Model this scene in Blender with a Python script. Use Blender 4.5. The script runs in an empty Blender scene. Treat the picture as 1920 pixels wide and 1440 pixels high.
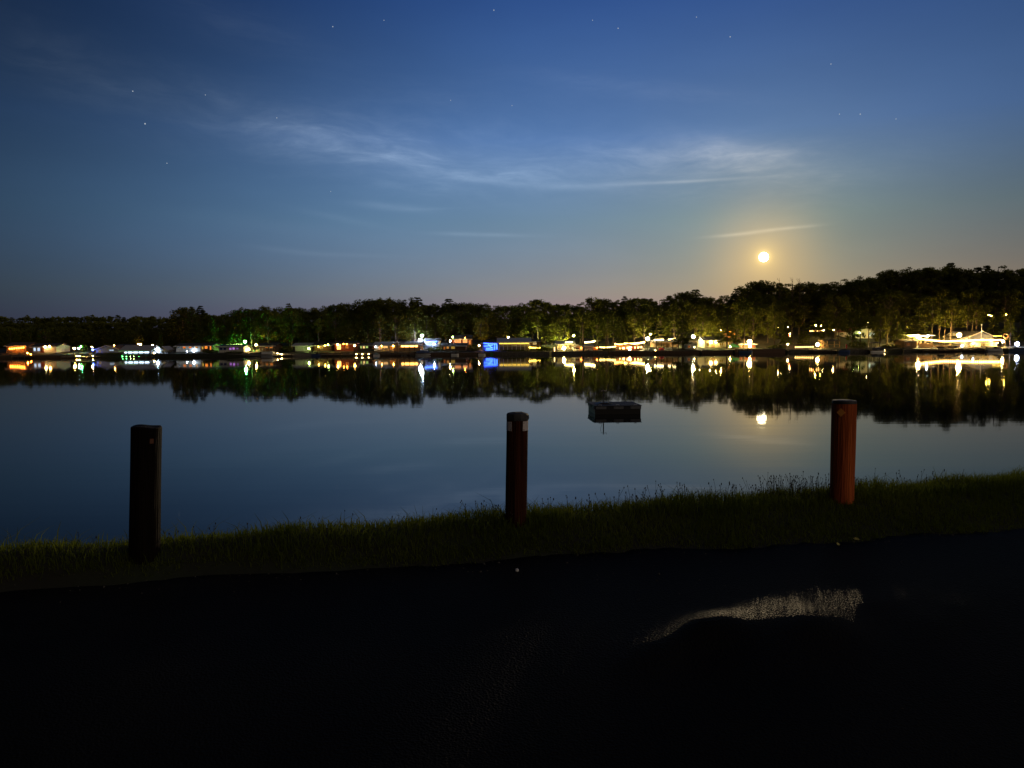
import bpy, bmesh, math, random
import numpy as np
from mathutils import Vector, Matrix, Euler
R = math.radians
random.seed(7)
sc = bpy.context.scene
col = sc.collection

# ------------------------------------------------------------------ camera
F = 1397.0                                   # focal length in 1920-wide photo pixels
cam_d = bpy.data.cameras.new('camera')
cam = bpy.data.objects.new('camera', cam_d)
col.objects.link(cam)
cam_d.sensor_width = 36.0
cam_d.lens = 36.0 * F / 1920.0
cam_d.clip_start = 0.05
cam_d.clip_end = 9000
cam.location = (0, 0, 1.6)
CM = (Matrix.Rotation(R(90 - 3.53), 3, 'X') @ Matrix.Rotation(R(-0.4), 3, 'Z'))
cam.rotation_euler = CM.to_euler()
sc.camera = cam
CP = Vector((0, 0, 1.6))

def ray(px, py):
    return (CM @ Vector(((px - 960) / F, (720 - py) / F, -1.0))).normalized()
def at(px, py, Y):                           # point of the ray at depth Y
    d = ray(px, py); t = Y / d.y
    return CP + d * t
def xat(px, Y, py=650): return at(px, py, Y).x
def zat(px, py, Y): return at(px, py, Y).z
def azel(px, py):
    d = ray(px, py)
    return math.degrees(math.atan2(d.x, d.y)), math.degrees(math.asin(d.z))
MOON = ray(1432, 482)

# ------------------------------------------------------------------ world: moonlit night sky
w = bpy.data.worlds.new('World'); sc.world = w; w.use_nodes = True
NT = w.node_tree; NT.nodes.clear()
def nd(t, **k):
    n = NT.nodes.new(t)
    for a, b in k.items(): setattr(n, a, b)
    return n
def setin(s, v):
    if hasattr(v, 'is_output'): NT.links.new(v, s)
    else: s.default_value = v
def M(op, a, b=None, c=None, clamp=False):
    n = nd('ShaderNodeMath', operation=op, use_clamp=clamp)
    setin(n.inputs[0], a)
    if b is not None: setin(n.inputs[1], b)
    if c is not None: setin(n.inputs[2], c)
    return n.outputs[0]
def VEC(x, y, z):
    n = nd('ShaderNodeCombineXYZ')
    for i, v in enumerate((x, y, z)): setin(n.inputs[i], v)
    return n.outputs[0]
def NOISE(v, scale, detail=5, rough=.55, dist=0.0):
    n = nd('ShaderNodeTexNoise'); setin(n.inputs['Vector'], v)
    n.inputs['Scale'].default_value = scale; n.inputs['Detail'].default_value = detail
    n.inputs['Roughness'].default_value = rough; n.inputs['Distortion'].default_value = dist
    return n.outputs['Fac']
def RAMP(fac, stops, interp='EASE'):
    n = nd('ShaderNodeValToRGB'); n.color_ramp.interpolation = interp
    e = n.color_ramp.elements
    while len(e) < len(stops): e.new(0.5)
    for k, (p, c) in zip(e, stops): k.position = p; k.color = (*c, 1)
    setin(n.inputs[0], fac); return n.outputs[0]
def SCALE(c, f):
    n = nd('ShaderNodeVectorMath', operation='SCALE'); setin(n.inputs[0], c); setin(n.inputs['Scale'], f); return n.outputs[0]
def ADD(a, b):
    n = nd('ShaderNodeVectorMath', operation='ADD'); setin(n.inputs[0], a); setin(n.inputs[1], b); return n.outputs[0]
def MULV(a, b):
    n = nd('ShaderNodeVectorMath', operation='MULTIPLY'); setin(n.inputs[0], a); setin(n.inputs[1], b); return n.outputs[0]

tc = nd('ShaderNodeTexCoord')
sep = nd('ShaderNodeSeparateXYZ'); NT.links.new(tc.outputs['Generated'], sep.inputs[0])
dx, dy, dz = sep.outputs
az = M('MULTIPLY', M('ARCTAN2', dx, dy), 57.2958)
el = M('MULTIPLY', M('ARCSINE', dz), 57.2958)
dotn = nd('ShaderNodeVectorMath', operation='DOT_PRODUCT')
NT.links.new(tc.outputs['Generated'], dotn.inputs[0]); dotn.inputs[1].default_value = MOON
cosm = M('MAXIMUM', dotn.outputs['Value'], 0.0)
# vertical gradient (grey at the horizon, blue above), falling off away from the moon's side of the sky
SKY_STOPS = [(0.00, (.1198, .1080, .2194)), (.06, (.1530, .1960, .1800)), (.15, (.1054, .1960, .2471)), (.25, (.0714, .1734, .3934)), (.40, (.0278, .0843, .2691)), (.62, (.008, .026, .10)), (1.0, (.002, .007, .03))]
base = RAMP(M('MAXIMUM', dz, 0.0), SKY_STOPS, 'LINEAR')
def gauss(x, c, s_): return M('EXPONENT', M('MULTIPLY', M('POWER', M('MULTIPLY', M('SUBTRACT', x, c), 1/s_), 2.0), -1.0))
lft = M('LESS_THAN', az, 6.0)
azf = M('ADD', M('MULTIPLY', M('ADD', M('MULTIPLY', gauss(az, 6.0, 26.0), lft), M('MULTIPLY', gauss(az, 6.0, 42.0), M('SUBTRACT', 1.0, lft))), .88), .12)
backf = M('ADD', M('MULTIPLY', M('MULTIPLY_ADD', dy, 2.0, 0.5, clamp=True), .7), .3)
base = SCALE(base, azf)
base = ADD(base, SCALE((.022, .058, .150), M('MULTIPLY', gauss(az, -12.0, 26.0), gauss(dz, .13, .10))))
base = SCALE(base, backf)
# warm glow added low behind right, out of view, to light posts and grass
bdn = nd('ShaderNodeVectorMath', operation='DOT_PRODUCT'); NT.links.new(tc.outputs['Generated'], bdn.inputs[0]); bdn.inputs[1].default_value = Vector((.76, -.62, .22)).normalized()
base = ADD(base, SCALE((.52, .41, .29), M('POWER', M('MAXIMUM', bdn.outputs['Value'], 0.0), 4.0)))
# the physical sky with its source where the moon stands adds the scattered light around it
st = nd('ShaderNodeTexSky', sky_type='NISHITA')
st.sun_disc = False
st.sun_elevation = math.asin(MOON.z); st.sun_rotation = math.atan2(MOON.x, MOON.y)
st.air_density = 1.0; st.dust_density = 1.0; st.ozone_density = 2.0
base = ADD(base, SCALE(MULV(st.outputs[0], (.7, .9, 1.1)), 0.0003))
def glow(n, c):
    return SCALE(c, M('POWER', cosm, n))
base = ADD(base, SCALE((.0671, .0358, 0.0), M('MULTIPLY', M('POWER', cosm, 14.0), M('EXPONENT', M('MULTIPLY', M('MAXIMUM', dz, 0.0), -5.0)))))
base = ADD(base, glow(80, (.0524, .0625, .004)))
base = ADD(base, glow(600, (.33, .165, .010)))
base = ADD(base, glow(6000, (.26, .17, .03)))
base = ADD(base, glow(40000, (.8, .55, .15)))
hz = M('EXPONENT', M('MULTIPLY', M('MAXIMUM', dz, 0.0), -1/0.055))
base = ADD(base, SCALE((.38, .10, .03), M('MULTIPLY', hz, M('POWER', cosm, 9.0))))
# cirrus
def sq(x): return M('POWER', x, 2.0)
def ellipse(px, py, rx, ry, tilt=0.0, slope=1.0):
    a0, e0 = azel(px, py); k = 57.2958 / F
    u = M('SUBTRACT', az, a0); v = M('SUBTRACT', el, e0)
    if tilt:
        ct, s_ = math.cos(R(tilt)), math.sin(R(tilt))
        u2 = M('ADD', M('MULTIPLY', u, ct), M('MULTIPLY', v, s_))
        v = M('SUBTRACT', M('MULTIPLY', v, ct), M('MULTIPLY', u, s_)); u = u2
    return M('EXPONENT', M('MULTIPLY', M('ADD', sq(M('MULTIPLY', u, 1/(rx*k))), sq(M('MULTIPLY', v, 1/(ry*k)))), -1.0))
def msum(l):
    r = l[0]
    for x in l[1:]: r = M('ADD', r, x)
    return r
def mulc(x, c): return M('MULTIPLY', x, c)
warp = NOISE(VEC(mulc(az, .04), mulc(el, .10), 1.3), 1.6, 3)
wy = M('ADD', M('ADD', el, mulc(az, .05)), M('MULTIPLY', M('SUBTRACT', warp, .5), 4.5))
wisp = NOISE(VEC(mulc(az, .040), mulc(wy, .20), 0.0), 2.0, 7, .62, .12)
wisp = M('POWER', M('MAXIMUM', M('MULTIPLY', M('SUBTRACT', wisp, .33), 2.6), 0.0), 1.35)
fine = NOISE(VEC(mulc(az, .19), mulc(wy, .72), 4.0), 2.4, 6, .62, .15)
wisp = M('ADD', M('MULTIPLY', wisp, M('MAXIMUM', M('MULTIPLY_ADD', fine, 3.2, -.65), .05)), .30)
mask = msum([mulc(ellipse(520, 258, 150, 40, -8), .50), mulc(ellipse(700, 285, 190, 46, -10), .78), mulc(ellipse(880, 300, 200, 44, -5), .95), mulc(ellipse(1100, 310, 260, 42), .62),
             mulc(ellipse(1400, 295, 110, 26, -14), .95), mulc(ellipse(1180, 165, 150, 14, -8), .30), mulc(ellipse(150, 130, 150, 50, -25), .09), mulc(ellipse(280, 230, 200, 60, -10), .05),
             mulc(ellipse(430, 30, 200, 40, -14), .10), mulc(ellipse(800, 200, 500, 60), .12), mulc(ellipse(1500, 330, 300, 70), .12)])
cl = M('MULTIPLY', wisp, mask)
band = M('ADD', M('MULTIPLY', NOISE(VEC(mulc(az, .25), mulc(el, .4), 9.0), 1.5, 4), 1.3), .15)
streaks = msum([mulc(ellipse(905, 440, 75, 3.6, -1.5), .85), mulc(ellipse(735, 388, 62, 6.5, -4), .65), mulc(ellipse(800, 392, 60, 2.5, 2), .25),
                mulc(ellipse(1430, 433, 66, 3.0, 4), .5), mulc(ellipse(1370, 441, 40, 2.6, 2), .4), mulc(ellipse(1500, 426, 32, 2.4, 2), .45),
                mulc(ellipse(1270, 341, 130, 2.8, 0), .7), mulc(ellipse(970, 344, 140, 6, -4), .55), mulc(ellipse(890, 335, 70, 5, -7), .5),
                mulc(ellipse(1120, 348, 110, 6, 2), .5), mulc(ellipse(540, 470, 60, 5, -5), .22), mulc(ellipse(650, 478, 90, 4, -1), .2),
                mulc(ellipse(640, 410, 70, 6, -10), .25), mulc(ellipse(520, 425, 160, 16, -5), .12)])
cl = M('ADD', cl, mulc(M('MULTIPLY', streaks, band), .8))
ccol = ADD((.078, .093, .108), SCALE((.28, .20, .09), M('POWER', cosm, 90.0)))
base = ADD(base, SCALE(ccol, cl))
# faint unevenness of the high haze
base = SCALE(base, M('ADD', M('MULTIPLY', NOISE(VEC(mulc(az, .03), mulc(el, .09), 3.0), 1.5, 4), .24), .88))
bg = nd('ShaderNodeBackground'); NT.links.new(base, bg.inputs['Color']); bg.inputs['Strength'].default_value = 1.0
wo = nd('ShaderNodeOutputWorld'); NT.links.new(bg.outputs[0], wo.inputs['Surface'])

# moonlight: one sun lamp just under the moon's disc (the disc itself stands in the lamp's way)
sun_d = bpy.data.lights.new('moonlight', 'SUN'); sun = bpy.data.objects.new('moonlight', sun_d); col.objects.link(sun)
sun_d.energy = 1.1; sun_d.angle = R(0.5); sun_d.color = (1.0, .76, .44)
mel = math.asin(MOON.z) - R(1.25); maz = math.atan2(MOON.x, MOON.y)
SD = Vector((math.sin(maz) * math.cos(mel), math.cos(maz) * math.cos(mel), math.sin(mel)))
sun.rotation_euler = SD.to_track_quat('Z', 'Y').to_euler()
sun.location = SD * 60

sc.view_settings.view_transform = 'Standard'; sc.view_settings.look = 'None'
sc.view_settings.exposure = 0; sc.view_settings.gamma = 1
cy = sc.cycles
try:
    cy.use_denoising = True; cy.denoiser = 'OPENIMAGEDENOISE'; cy.use_light_tree = True
    cy.max_bounces = 6; cy.diffuse_bounces = 2; cy.glossy_bounces = 3; cy.transparent_max_bounces = 6
    cy.sample_clamp_indirect = 4.0; cy.use_adaptive_sampling = False
    cy.caustics_reflective = False; cy.caustics_refractive = False
except Exception: pass

# ------------------------------------------------------------------ materials
MATS = {}
def mat(name, c, rough=.8, metal=0.0, noise=0.0, nscale=4.0, c2=None, bump=0.0, bscale=30.0, spec=.5, stretch=(1, 1, 1), trans=None):
    if name in MATS: return MATS[name]
    m = bpy.data.materials.new(name); m.use_nodes = True; t = m.node_tree; b = t.nodes['Principled BSDF']
    b.inputs['Base Color'].default_value = (*c, 1); b.inputs['Roughness'].default_value = rough; b.inputs['Metallic'].default_value = metal
    b.inputs['Specular IOR Level'].default_value = spec
    tcn = t.nodes.new('ShaderNodeTexCoord'); mp = t.nodes.new('ShaderNodeMapping'); mp.inputs['Scale'].default_value = stretch
    t.links.new(tcn.outputs['Object'], mp.inputs[0])
    if noise or c2:
        n = t.nodes.new('ShaderNodeTexNoise'); n.inputs['Scale'].default_value = nscale; n.inputs['Detail'].default_value = 6
        t.links.new(mp.outputs[0], n.inputs['Vector'])
        r = t.nodes.new('ShaderNodeValToRGB'); k = r.color_ramp.elements
        d = c2 if c2 else tuple(x * (1 - noise) for x in c)
        k[0].position = .35; k[1].position = .65; k[0].color = (*d, 1); k[1].color = (*c, 1)
        t.links.new(n.outputs['Fac'], r.inputs[0]); t.links.new(r.outputs[0], b.inputs['Base Color'])
    if bump:
        n2 = t.nodes.new('ShaderNodeTexNoise'); n2.inputs['Scale'].default_value = bscale; n2.inputs['Detail'].default_value = 5
        t.links.new(mp.outputs[0], n2.inputs['Vector'])
        bp = t.nodes.new('ShaderNodeBump'); bp.inputs['Strength'].default_value = bump; bp.inputs['Distance'].default_value = .02
        t.links.new(n2.outputs['Fac'], bp.inputs['Height']); t.links.new(bp.outputs[0], b.inputs['Normal'])
    MATS[name] = m; return m
def emit(name, c, s):
    if name in MATS: return MATS[name]
    m = bpy.data.materials.new(name); m.use_nodes = True; t = m.node_tree; t.nodes.clear()
    e = t.nodes.new('ShaderNodeEmission'); e.inputs[0].default_value = (*c, 1); e.inputs[1].default_value = s
    o = t.nodes.new('ShaderNodeOutputMaterial'); t.links.new(e.outputs[0], o.inputs[0])
    MATS[name] = m; return m
def leafmat(name, c1, c2, trans=.35):
    m = bpy.data.materials.new(name); m.use_nodes = True; t = m.node_tree; t.nodes.clear()
    g = t.nodes.new('ShaderNodeNewGeometry'); oi = t.nodes.new('ShaderNodeObjectInfo')
    n = t.nodes.new('ShaderNodeTexNoise'); n.inputs['Scale'].default_value = .9; n.inputs['Detail'].default_value = 3
    tcn = t.nodes.new('ShaderNodeTexCoord'); t.links.new(tcn.outputs['Object'], n.inputs['Vector'])
    a = t.nodes.new('ShaderNodeMath'); a.operation = 'MULTIPLY_ADD'; a.inputs[1].default_value = .5
    t.links.new(oi.outputs['Random'], a.inputs[0]); t.links.new(n.outputs['Fac'], a.inputs[2])
    a2 = t.nodes.new('ShaderNodeMath'); a2.operation = 'SUBTRACT'; a2.inputs[1].default_value = .25; t.links.new(a.outputs[0], a2.inputs[0])
    r = t.nodes.new('ShaderNodeValToRGB'); k = r.color_ramp.elements; k[0].position = .25; k[1].position = .75
    k[0].color = (*c1, 1); k[1].color = (*c2, 1); t.links.new(a2.outputs[0], r.inputs[0])
    d = t.nodes.new('ShaderNodeBsdfDiffuse'); tr = t.nodes.new('ShaderNodeBsdfTranslucent'); mx = t.nodes.new('ShaderNodeMixShader')
    mx.inputs[0].default_value = trans
    t.links.new(r.outputs[0], d.inputs[0]); t.links.new(r.outputs[0], tr.inputs[0])
    t.links.new(d.outputs[0], mx.inputs[1]); t.links.new(tr.outputs[0], mx.inputs[2])
    o = t.nodes.new('ShaderNodeOutputMaterial'); t.links.new(mx.outputs[0], o.inputs[0])
    MATS[name] = m; return m

LAMPS = 1.5
WARM = (1, .56, .20); WHITE = (1, .82, .50); COOL = (.62, .78, 1); ORANGE = (1, .32, .06); GREEN = (.10, 1, .16)
YEL = (1, .76, .18); LIME = (.70, 1, .24); BLUE = (.08, .16, 1); PURPLE = (.72, .28, 1); RED = (1, .12, .06)
def amber(c): return (c[0], c[1]*.82, c[2]*.45) if c[0] > .99 and c[2] < .95 else c
def bulbmat(c, I, r):                        # I watts per steradian from a globe of radius r
    L = LAMPS * I / (math.pi * r * r); c = amber(c)
    return emit('lamp_%d_%d_%d_%d' % (c[0]*99, c[1]*99, c[2]*99, round(L)), c, L)
def panemat(c, L): c = amber(c); return emit('lit_pane_%d_%d_%d_%d' % (c[0]*99, c[1]*99, c[2]*99, round(L*100)), c, L)

m_bark = mat('bark', (.10, .075, .055), .9, noise=.5, nscale=6, bump=.5, bscale=12, stretch=(1, 1, .25))
m_leaf = leafmat('broad_leaves', (.070, .085, .014), (.145, .155, .030))
m_needle = leafmat('needles', (.062, .078, .016), (.125, .140, .032), .3)
m_pine = leafmat('dark_needles', (.012, .022, .010), (.03, .045, .018), .1)
m_hedge = leafmat('hedge_leaves', (.05, .07, .015), (.10, .12, .03))
m_white = mat('white_siding', (.62, .62, .58), .7, noise=.12, nscale=3)
m_cream = mat('cream_siding', (.55, .48, .32), .75, noise=.15, nscale=3)
m_brown = mat('brown_siding', (.16, .09, .055), .8, noise=.4, nscale=5, stretch=(1, 1, 6))
m_greyw = mat('grey_siding', (.28, .30, .33), .75, noise=.2, nscale=4)
m_bluew = mat('blue_grey_siding', (.24, .28, .36), .75, noise=.2, nscale=4)
m_tan = mat('tan_boards', (.40, .26, .14), .8, noise=.3, nscale=4, stretch=(1, 1, 5))
m_red = mat('red_boards', (.30, .085, .05), .8, noise=.3, nscale=4)
m_roof = mat('dark_shingles', (.045, .045, .05), .9, noise=.4, nscale=5)
m_roofb = mat('brown_shingles', (.12, .075, .055), .9, noise=.35, nscale=5)
m_roofg = mat('grey_metal_roof', (.42, .43, .46), .5, metal=.0, noise=.15, nscale=2)
m_deck = mat('weathered_deck', (.22, .17, .12), .85, noise=.35, nscale=5, stretch=(1, 6, 1))
m_dock = mat('pale_dock', (.34, .31, .28), .85, noise=.3, nscale=5, stretch=(1, 6, 1))
m_post = mat('timber_post', (.10, .065, .04), .85, noise=.4, nscale=8, stretch=(1, 1, .2))
m_stone = mat('stone_wall', (.12, .11, .095), .9, noise=.5, nscale=2.5, bump=.8, bscale=4)
m_concrete = mat('concrete', (.20, .19, .175), .9, noise=.25, nscale=3)
m_black = mat('black_metal', (.02, .02, .022), .5)
m_steel = mat('galvanised_steel', (.45, .46, .48), .35, metal=.8)
m_trim = mat('white_trim', (.72, .72, .70), .6)
m_frame = mat('window_frame_paint', (.55, .55, .52), .6)
m_dglass = mat('dark_glass', (.01, .012, .016), .06, spec=.6)
m_hullw = mat('white_hull', (.68, .69, .70), .35)
m_hullb = mat('blue_hull', (.05, .09, .22), .35)
m_canvas = mat('boat_cover', (.05, .06, .09), .8)
m_alum = mat('aluminium', (.55, .56, .58), .35, metal=.7)
m_tgreen = mat('green_canvas', (.05, .26, .11), .8, noise=.1)
m_tblue = mat('blue_canvas', (.14, .26, .38), .7)
m_tred = mat('red_canvas', (.55, .03, .04), .7)
m_torange = mat('orange_canvas', (.75, .36, .14), .8)
m_redp = mat('red_plastic', (.42, .03, .02), .5)
m_lawn = mat('lawn', (.055, .085, .02), .95, noise=.4, nscale=1.2)

# ------------------------------------------------------------------ mesh helpers
class MB:
    def __init__(s): s.v = []; s.f = []
    def add(s, vs, fs):
        o = len(s.v); s.v += [tuple(x) for x in vs]; s.f += [tuple(i + o for i in f) for f in fs]; return s
    def box(s, x0, x1, y0, y1, z0, z1):
        vs = [(x, y, z) for z in (z0, z1) for (x, y) in ((x0, y0), (x1, y0), (x1, y1), (x0, y1))]
        return s.add(vs, [(3, 2, 1, 0), (4, 5, 6, 7), (0, 1, 5, 4), (1, 2, 6, 5), (2, 3, 7, 6), (3, 0, 4, 7)])
    def prism(s, poly, axis, a0, a1):        # poly in the two other axes, extruded along axis
        n = len(poly)
        def p(u, v, a): return (a, u, v) if axis == 'x' else (u, a, v) if axis == 'y' else (u, v, a)
        vs = [p(u, v, a0) for u, v in poly] + [p(u, v, a1) for u, v in poly]
        return s.add(vs, [tuple(range(n)), tuple(range(2*n-1, n-1, -1))] + [(i, i + n, (i+1) % n + n, (i+1) % n) for i in range(n)])
    def tube(s, pts, rad, n=8, cap=True):
        pts = [Vector(p) for p in pts]
        if not hasattr(rad, '__len__'): rad = [rad] * len(pts)
        rings = []
        up = Vector((0, 0, 1))
        for i, p in enumerate(pts):
            d = (pts[min(i+1, len(pts)-1)] - pts[max(i-1, 0)]).normalized()
            a = d.cross(up if abs(d.z) < .95 else Vector((1, 0, 0))).normalized(); b = d.cross(a)
            rings.append([p + (a * math.cos(2*math.pi*k/n) + b * math.sin(2*math.pi*k/n)) * rad[i] for k in range(n)])
        vs = [v for r_ in rings for v in r_]; fs = []
        for i in range(len(pts)-1):
            for k in range(n):
                fs.append((i*n+k, i*n+(k+1) % n, (i+1)*n+(k+1) % n, (i+1)*n+k))
        if cap: fs += [tuple(range(n-1, -1, -1)), tuple((len(pts)-1)*n + k for k in range(n))]
        return s.add(vs, fs)
    def lathe(s, prof, n=16, c=(0, 0, 0)):   # prof: (r, z)
        vs = []
        for r_, z in prof:
            for k in range(n): vs.append((c[0] + r_*math.cos(2*math.pi*k/n), c[1] + r_*math.sin(2*math.pi*k/n), c[2] + z))
        fs = [(i*n+k, i*n+(k+1) % n, (i+1)*n+(k+1) % n, (i+1)*n+k) for i in range(len(prof)-1) for k in range(n)]
        fs += [tuple(range(n-1, -1, -1)), tuple((len(prof)-1)*n+k for k in range(n))]
        return s.add(vs, fs)
    def ball(s, c, r_, n=8, m=6, sz=1.0):
        prof = [(max(r_*math.sin(math.pi*i/m), r_*.03), -r_*sz*math.cos(math.pi*i/m)) for i in range(m+1)]
        return s.lathe(prof, n, c)
    def build(s, name, m, parent=None, loc=None, smooth=False):
        me = bpy.data.meshes.new(name); me.from_pydata(s.v, [], s.f); me.update()
        o = bpy.data.objects.new(name, me); col.objects.link(o); me.materials.append(m)
        if smooth: me.polygons.foreach_set('use_smooth', [True] * len(me.polygons))
        if parent: o.parent = parent
        if loc is not None: o.location = loc
        return o
def tag(o, label, cat, group=None, kind=None):
    if label: o['label'] = label
    if cat: o['category'] = cat
    if group: o['group'] = group
    if kind: o['kind'] = kind
    return o
def thing(name, label, cat, loc, rz=0, group=None):
    o = bpy.data.objects.new(name, None); col.objects.link(o); o.location = loc; o.rotation_euler = (0, 0, rz)
    o.empty_display_size = .3
    return tag(o, label, cat, group)
def npmesh(name, V, Fq, m, parent=None, smooth=False):   # V (n,3), Fq (k,4) or (k,3)
    me = bpy.data.meshes.new(name); k = Fq.shape[1]
    me.vertices.add(len(V)); me.vertices.foreach_set('co', V.astype(np.float32).ravel())
    me.loops.add(Fq.size); me.loops.foreach_set('vertex_index', Fq.astype(np.int32).ravel())
    me.polygons.add(len(Fq)); me.polygons.foreach_set('loop_start', np.arange(0, Fq.size, k, dtype=np.int32))
    me.update(calc_edges=True); me.validate()
    me.materials.append(m)
    if smooth: me.polygons.foreach_set('use_smooth', [True] * len(me.polygons))
    if name is None: return me
    o = bpy.data.objects.new(name, me); col.objects.link(o)
    if parent: o.parent = parent
    return o

# ------------------------------------------------------------------ ground, lake, road
WATER = -2.5
SHORE = 184.0
def smooth(t):
    t = max(0.0, min(1.0, t)); return t*t*(3-2*t)
def postline(X): return 6.19 + 0.27 * X if abs(X) < 14 else 6.19 + 0.27 * math.copysign(14, X)
def roadedge(X): return postline(X) - .52 - .11 * X * (1 if abs(X) < 9 else 9/abs(X)) + .05*math.sin(X*2.1) + .035*math.sin(X*5.7+1)
def roadz(X, Y):                             # swale and fall shaped to stay dark, shallow heaves to catch the moonlight
    t = Y - postline(X)
    z = -.10 - (.085*(-2.0-t) if t < -2.0 else 0.0)
    rough = .010*math.sin(X*2.9+1.0)*math.sin(t*7.0+X) + .006*math.sin(X*6.1-t*9.0) + .004*math.sin(X*11.0+t*5.0)
    for hx, ht, sx, st_, am in ((1.75, -2.34, .62, .36, .072), (2.55, -2.30, .30, .24, .060), (1.0, -2.36, .45, .28, .056)):
        g_ = math.exp(-((X-hx-.1*(t-ht))/sx)**2 - ((t-ht)/st_)**2); z += (am + rough*1.8) * g_
    return z
def shore(X): return SHORE + 0.8*math.sin(X*.09) + 1.2*math.sin(X*.031 + 1)
def terrain(X, Y):
    if Y < 60:
        t = Y - postline(X)
        bumpy = .012*math.sin(X*3.1+Y*2.3) + .010*math.sin(X*7.3-Y*4.1)
        e = roadedge(X) - postline(X)
        if t < e - .25: z = roadz(X, Y) - .035
        elif t < 0.15: z = roadz(X, Y) - .035 + (.055 + bumpy - roadz(X, Y) + .035) * smooth((t - e + .25)/(.40 - e))
        else: z = .055 + bumpy - .50*(t-.15) * smooth((t-.15)/.55)
        return max(z, -4.2)
    s = shore(X)
    if Y < s: return max(-4.2, -1.78 - (s - Y) * 1.2)
    d = Y - s
    z = -1.78 + .055 * min(d, 16)
    if d > 16:
        k = .015 + .12 * smooth((X + 70) / 210.0) + .02 * smooth((X+120)/60)
        z += k * (min(d, 150) - 16) * (1 + .1*math.sin(X*.05))
    return z
ys = list(np.arange(-14, 0, 1.0)) + list(np.arange(0, 13, .25)) + list(np.arange(13, 30, 2)) + [40, 60.1, 90, 130, 165, 175, 178, 180, 181, 182, 182.6] + \
     list(np.arange(183, 205, .8)) + list(np.arange(205, 340, 6)) + [360, 420, 520, 700, 1000, 1500, 2200]
xs_ = [-1500, -900, -500] + list(np.arange(-330, -30, 10)) + list(np.arange(-30, -10, 2)) + list(np.arange(-10, 12, .3)) + list(np.arange(12, 30, 2)) + list(np.arange(30, 340, 10)) + [500, 900, 1500]
V = np.array([(x, y, terrain(x, y)) for y in ys for x in xs_]); nx = len(xs_)
Fq = np.array([(j*nx+i, j*nx+i+1, (j+1)*nx+i+1, (j+1)*nx+i) for j in range(len(ys)-1) for i in range(nx-1)])
m_ground = mat('turf_soil', (.018, .026, .007), .95, c2=(.014, .013, .007), nscale=1.6, bump=.6, bscale=14)
g = npmesh('ground', V, Fq, m_ground, smooth=True); tag(g, None, None, kind='structure')

# lake surface
mw = bpy.data.materials.new('lake_water'); mw.use_nodes = True; t = mw.node_tree; b = t.nodes['Principled BSDF']
b.inputs['Base Color'].default_value = (.0015, .004, .008, 1); b.inputs['Roughness'].default_value = .030; b.inputs['IOR'].default_value = 1.23
tcn = t.nodes.new('ShaderNodeTexCoord')
mp = t.nodes.new('ShaderNodeMapping'); mp.inputs['Scale'].default_value = (.10, 1.2, 1); t.links.new(tcn.outputs['Object'], mp.inputs[0])
n1 = t.nodes.new('ShaderNodeTexNoise'); n1.inputs['Scale'].default_value = .55; n1.inputs['Detail'].default_value = 4; t.links.new(mp.outputs[0], n1.inputs['Vector'])
bp = t.nodes.new('ShaderNodeBump'); bp.inputs['Strength'].default_value = 1.0; bp.inputs['Distance'].default_value = .0030
t.links.new(n1.outputs['Fac'], bp.inputs['Height']); t.links.new(bp.outputs[0], b.inputs['Normal'])
wl = MB(); wl.add([(-1500, 4, WATER), (1500, 4, WATER), (1500, 190, WATER), (-1500, 190, WATER)], [(0, 1, 2, 3)])
lake = wl.build('water', mw); tag(lake, None, None, kind='structure')

# asphalt road
m_asph = bpy.data.materials.new('asphalt'); m_asph.use_nodes = True; t = m_asph.node_tree; b = t.nodes['Principled BSDF']
tcn = t.nodes.new('ShaderNodeTexCoord')
n1 = t.nodes.new('ShaderNodeTexNoise'); n1.inputs['Scale'].default_value = .7; n1.inputs['Detail'].default_value = 6; t.links.new(tcn.outputs['Object'], n1.inputs['Vector'])
n2 = t.nodes.new('ShaderNodeTexVoronoi'); n2.inputs['Scale'].default_value = 75; t.links.new(tcn.outputs['Object'], n2.inputs['Vector'])
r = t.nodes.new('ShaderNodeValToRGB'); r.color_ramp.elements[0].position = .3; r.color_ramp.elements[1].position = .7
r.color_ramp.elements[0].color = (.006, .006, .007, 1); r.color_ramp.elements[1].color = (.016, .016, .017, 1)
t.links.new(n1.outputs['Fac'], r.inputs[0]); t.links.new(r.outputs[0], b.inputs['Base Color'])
rr = t.nodes.new('ShaderNodeMapRange'); rr.inputs['To Min'].default_value = .30; rr.inputs['To Max'].default_value = .46; b.inputs['Specular IOR Level'].default_value = .0045
t.links.new(n1.outputs['Fac'], rr.inputs['Value']); t.links.new(rr.outputs[0], b.inputs['Roughness'])
n3 = t.nodes.new('ShaderNodeTexNoise'); n3.inputs['Scale'].default_value = 1.4; n3.inputs['Detail'].default_value = 3; t.links.new(tcn.outputs['Object'], n3.inputs['Vector'])
bp0 = t.nodes.new('ShaderNodeBump'); bp0.inputs['Strength'].default_value = .6; bp0.inputs['Distance'].default_value = .012; t.links.new(n3.outputs['Fac'], bp0.inputs['Height'])
bp = t.nodes.new('ShaderNodeBump'); bp.inputs['Strength'].default_value = 1.0; bp.inputs['Distance'].default_value = .007
t.links.new(n2.outputs['Distance'], bp.inputs['Height']); n4 = t.nodes.new('ShaderNodeTexNoise'); n4.inputs['Scale'].default_value = 38; n4.inputs['Detail'].default_value = 8; n4.inputs['Roughness'].default_value = .75; t.links.new(tcn.outputs['Object'], n4.inputs['Vector'])
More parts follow.
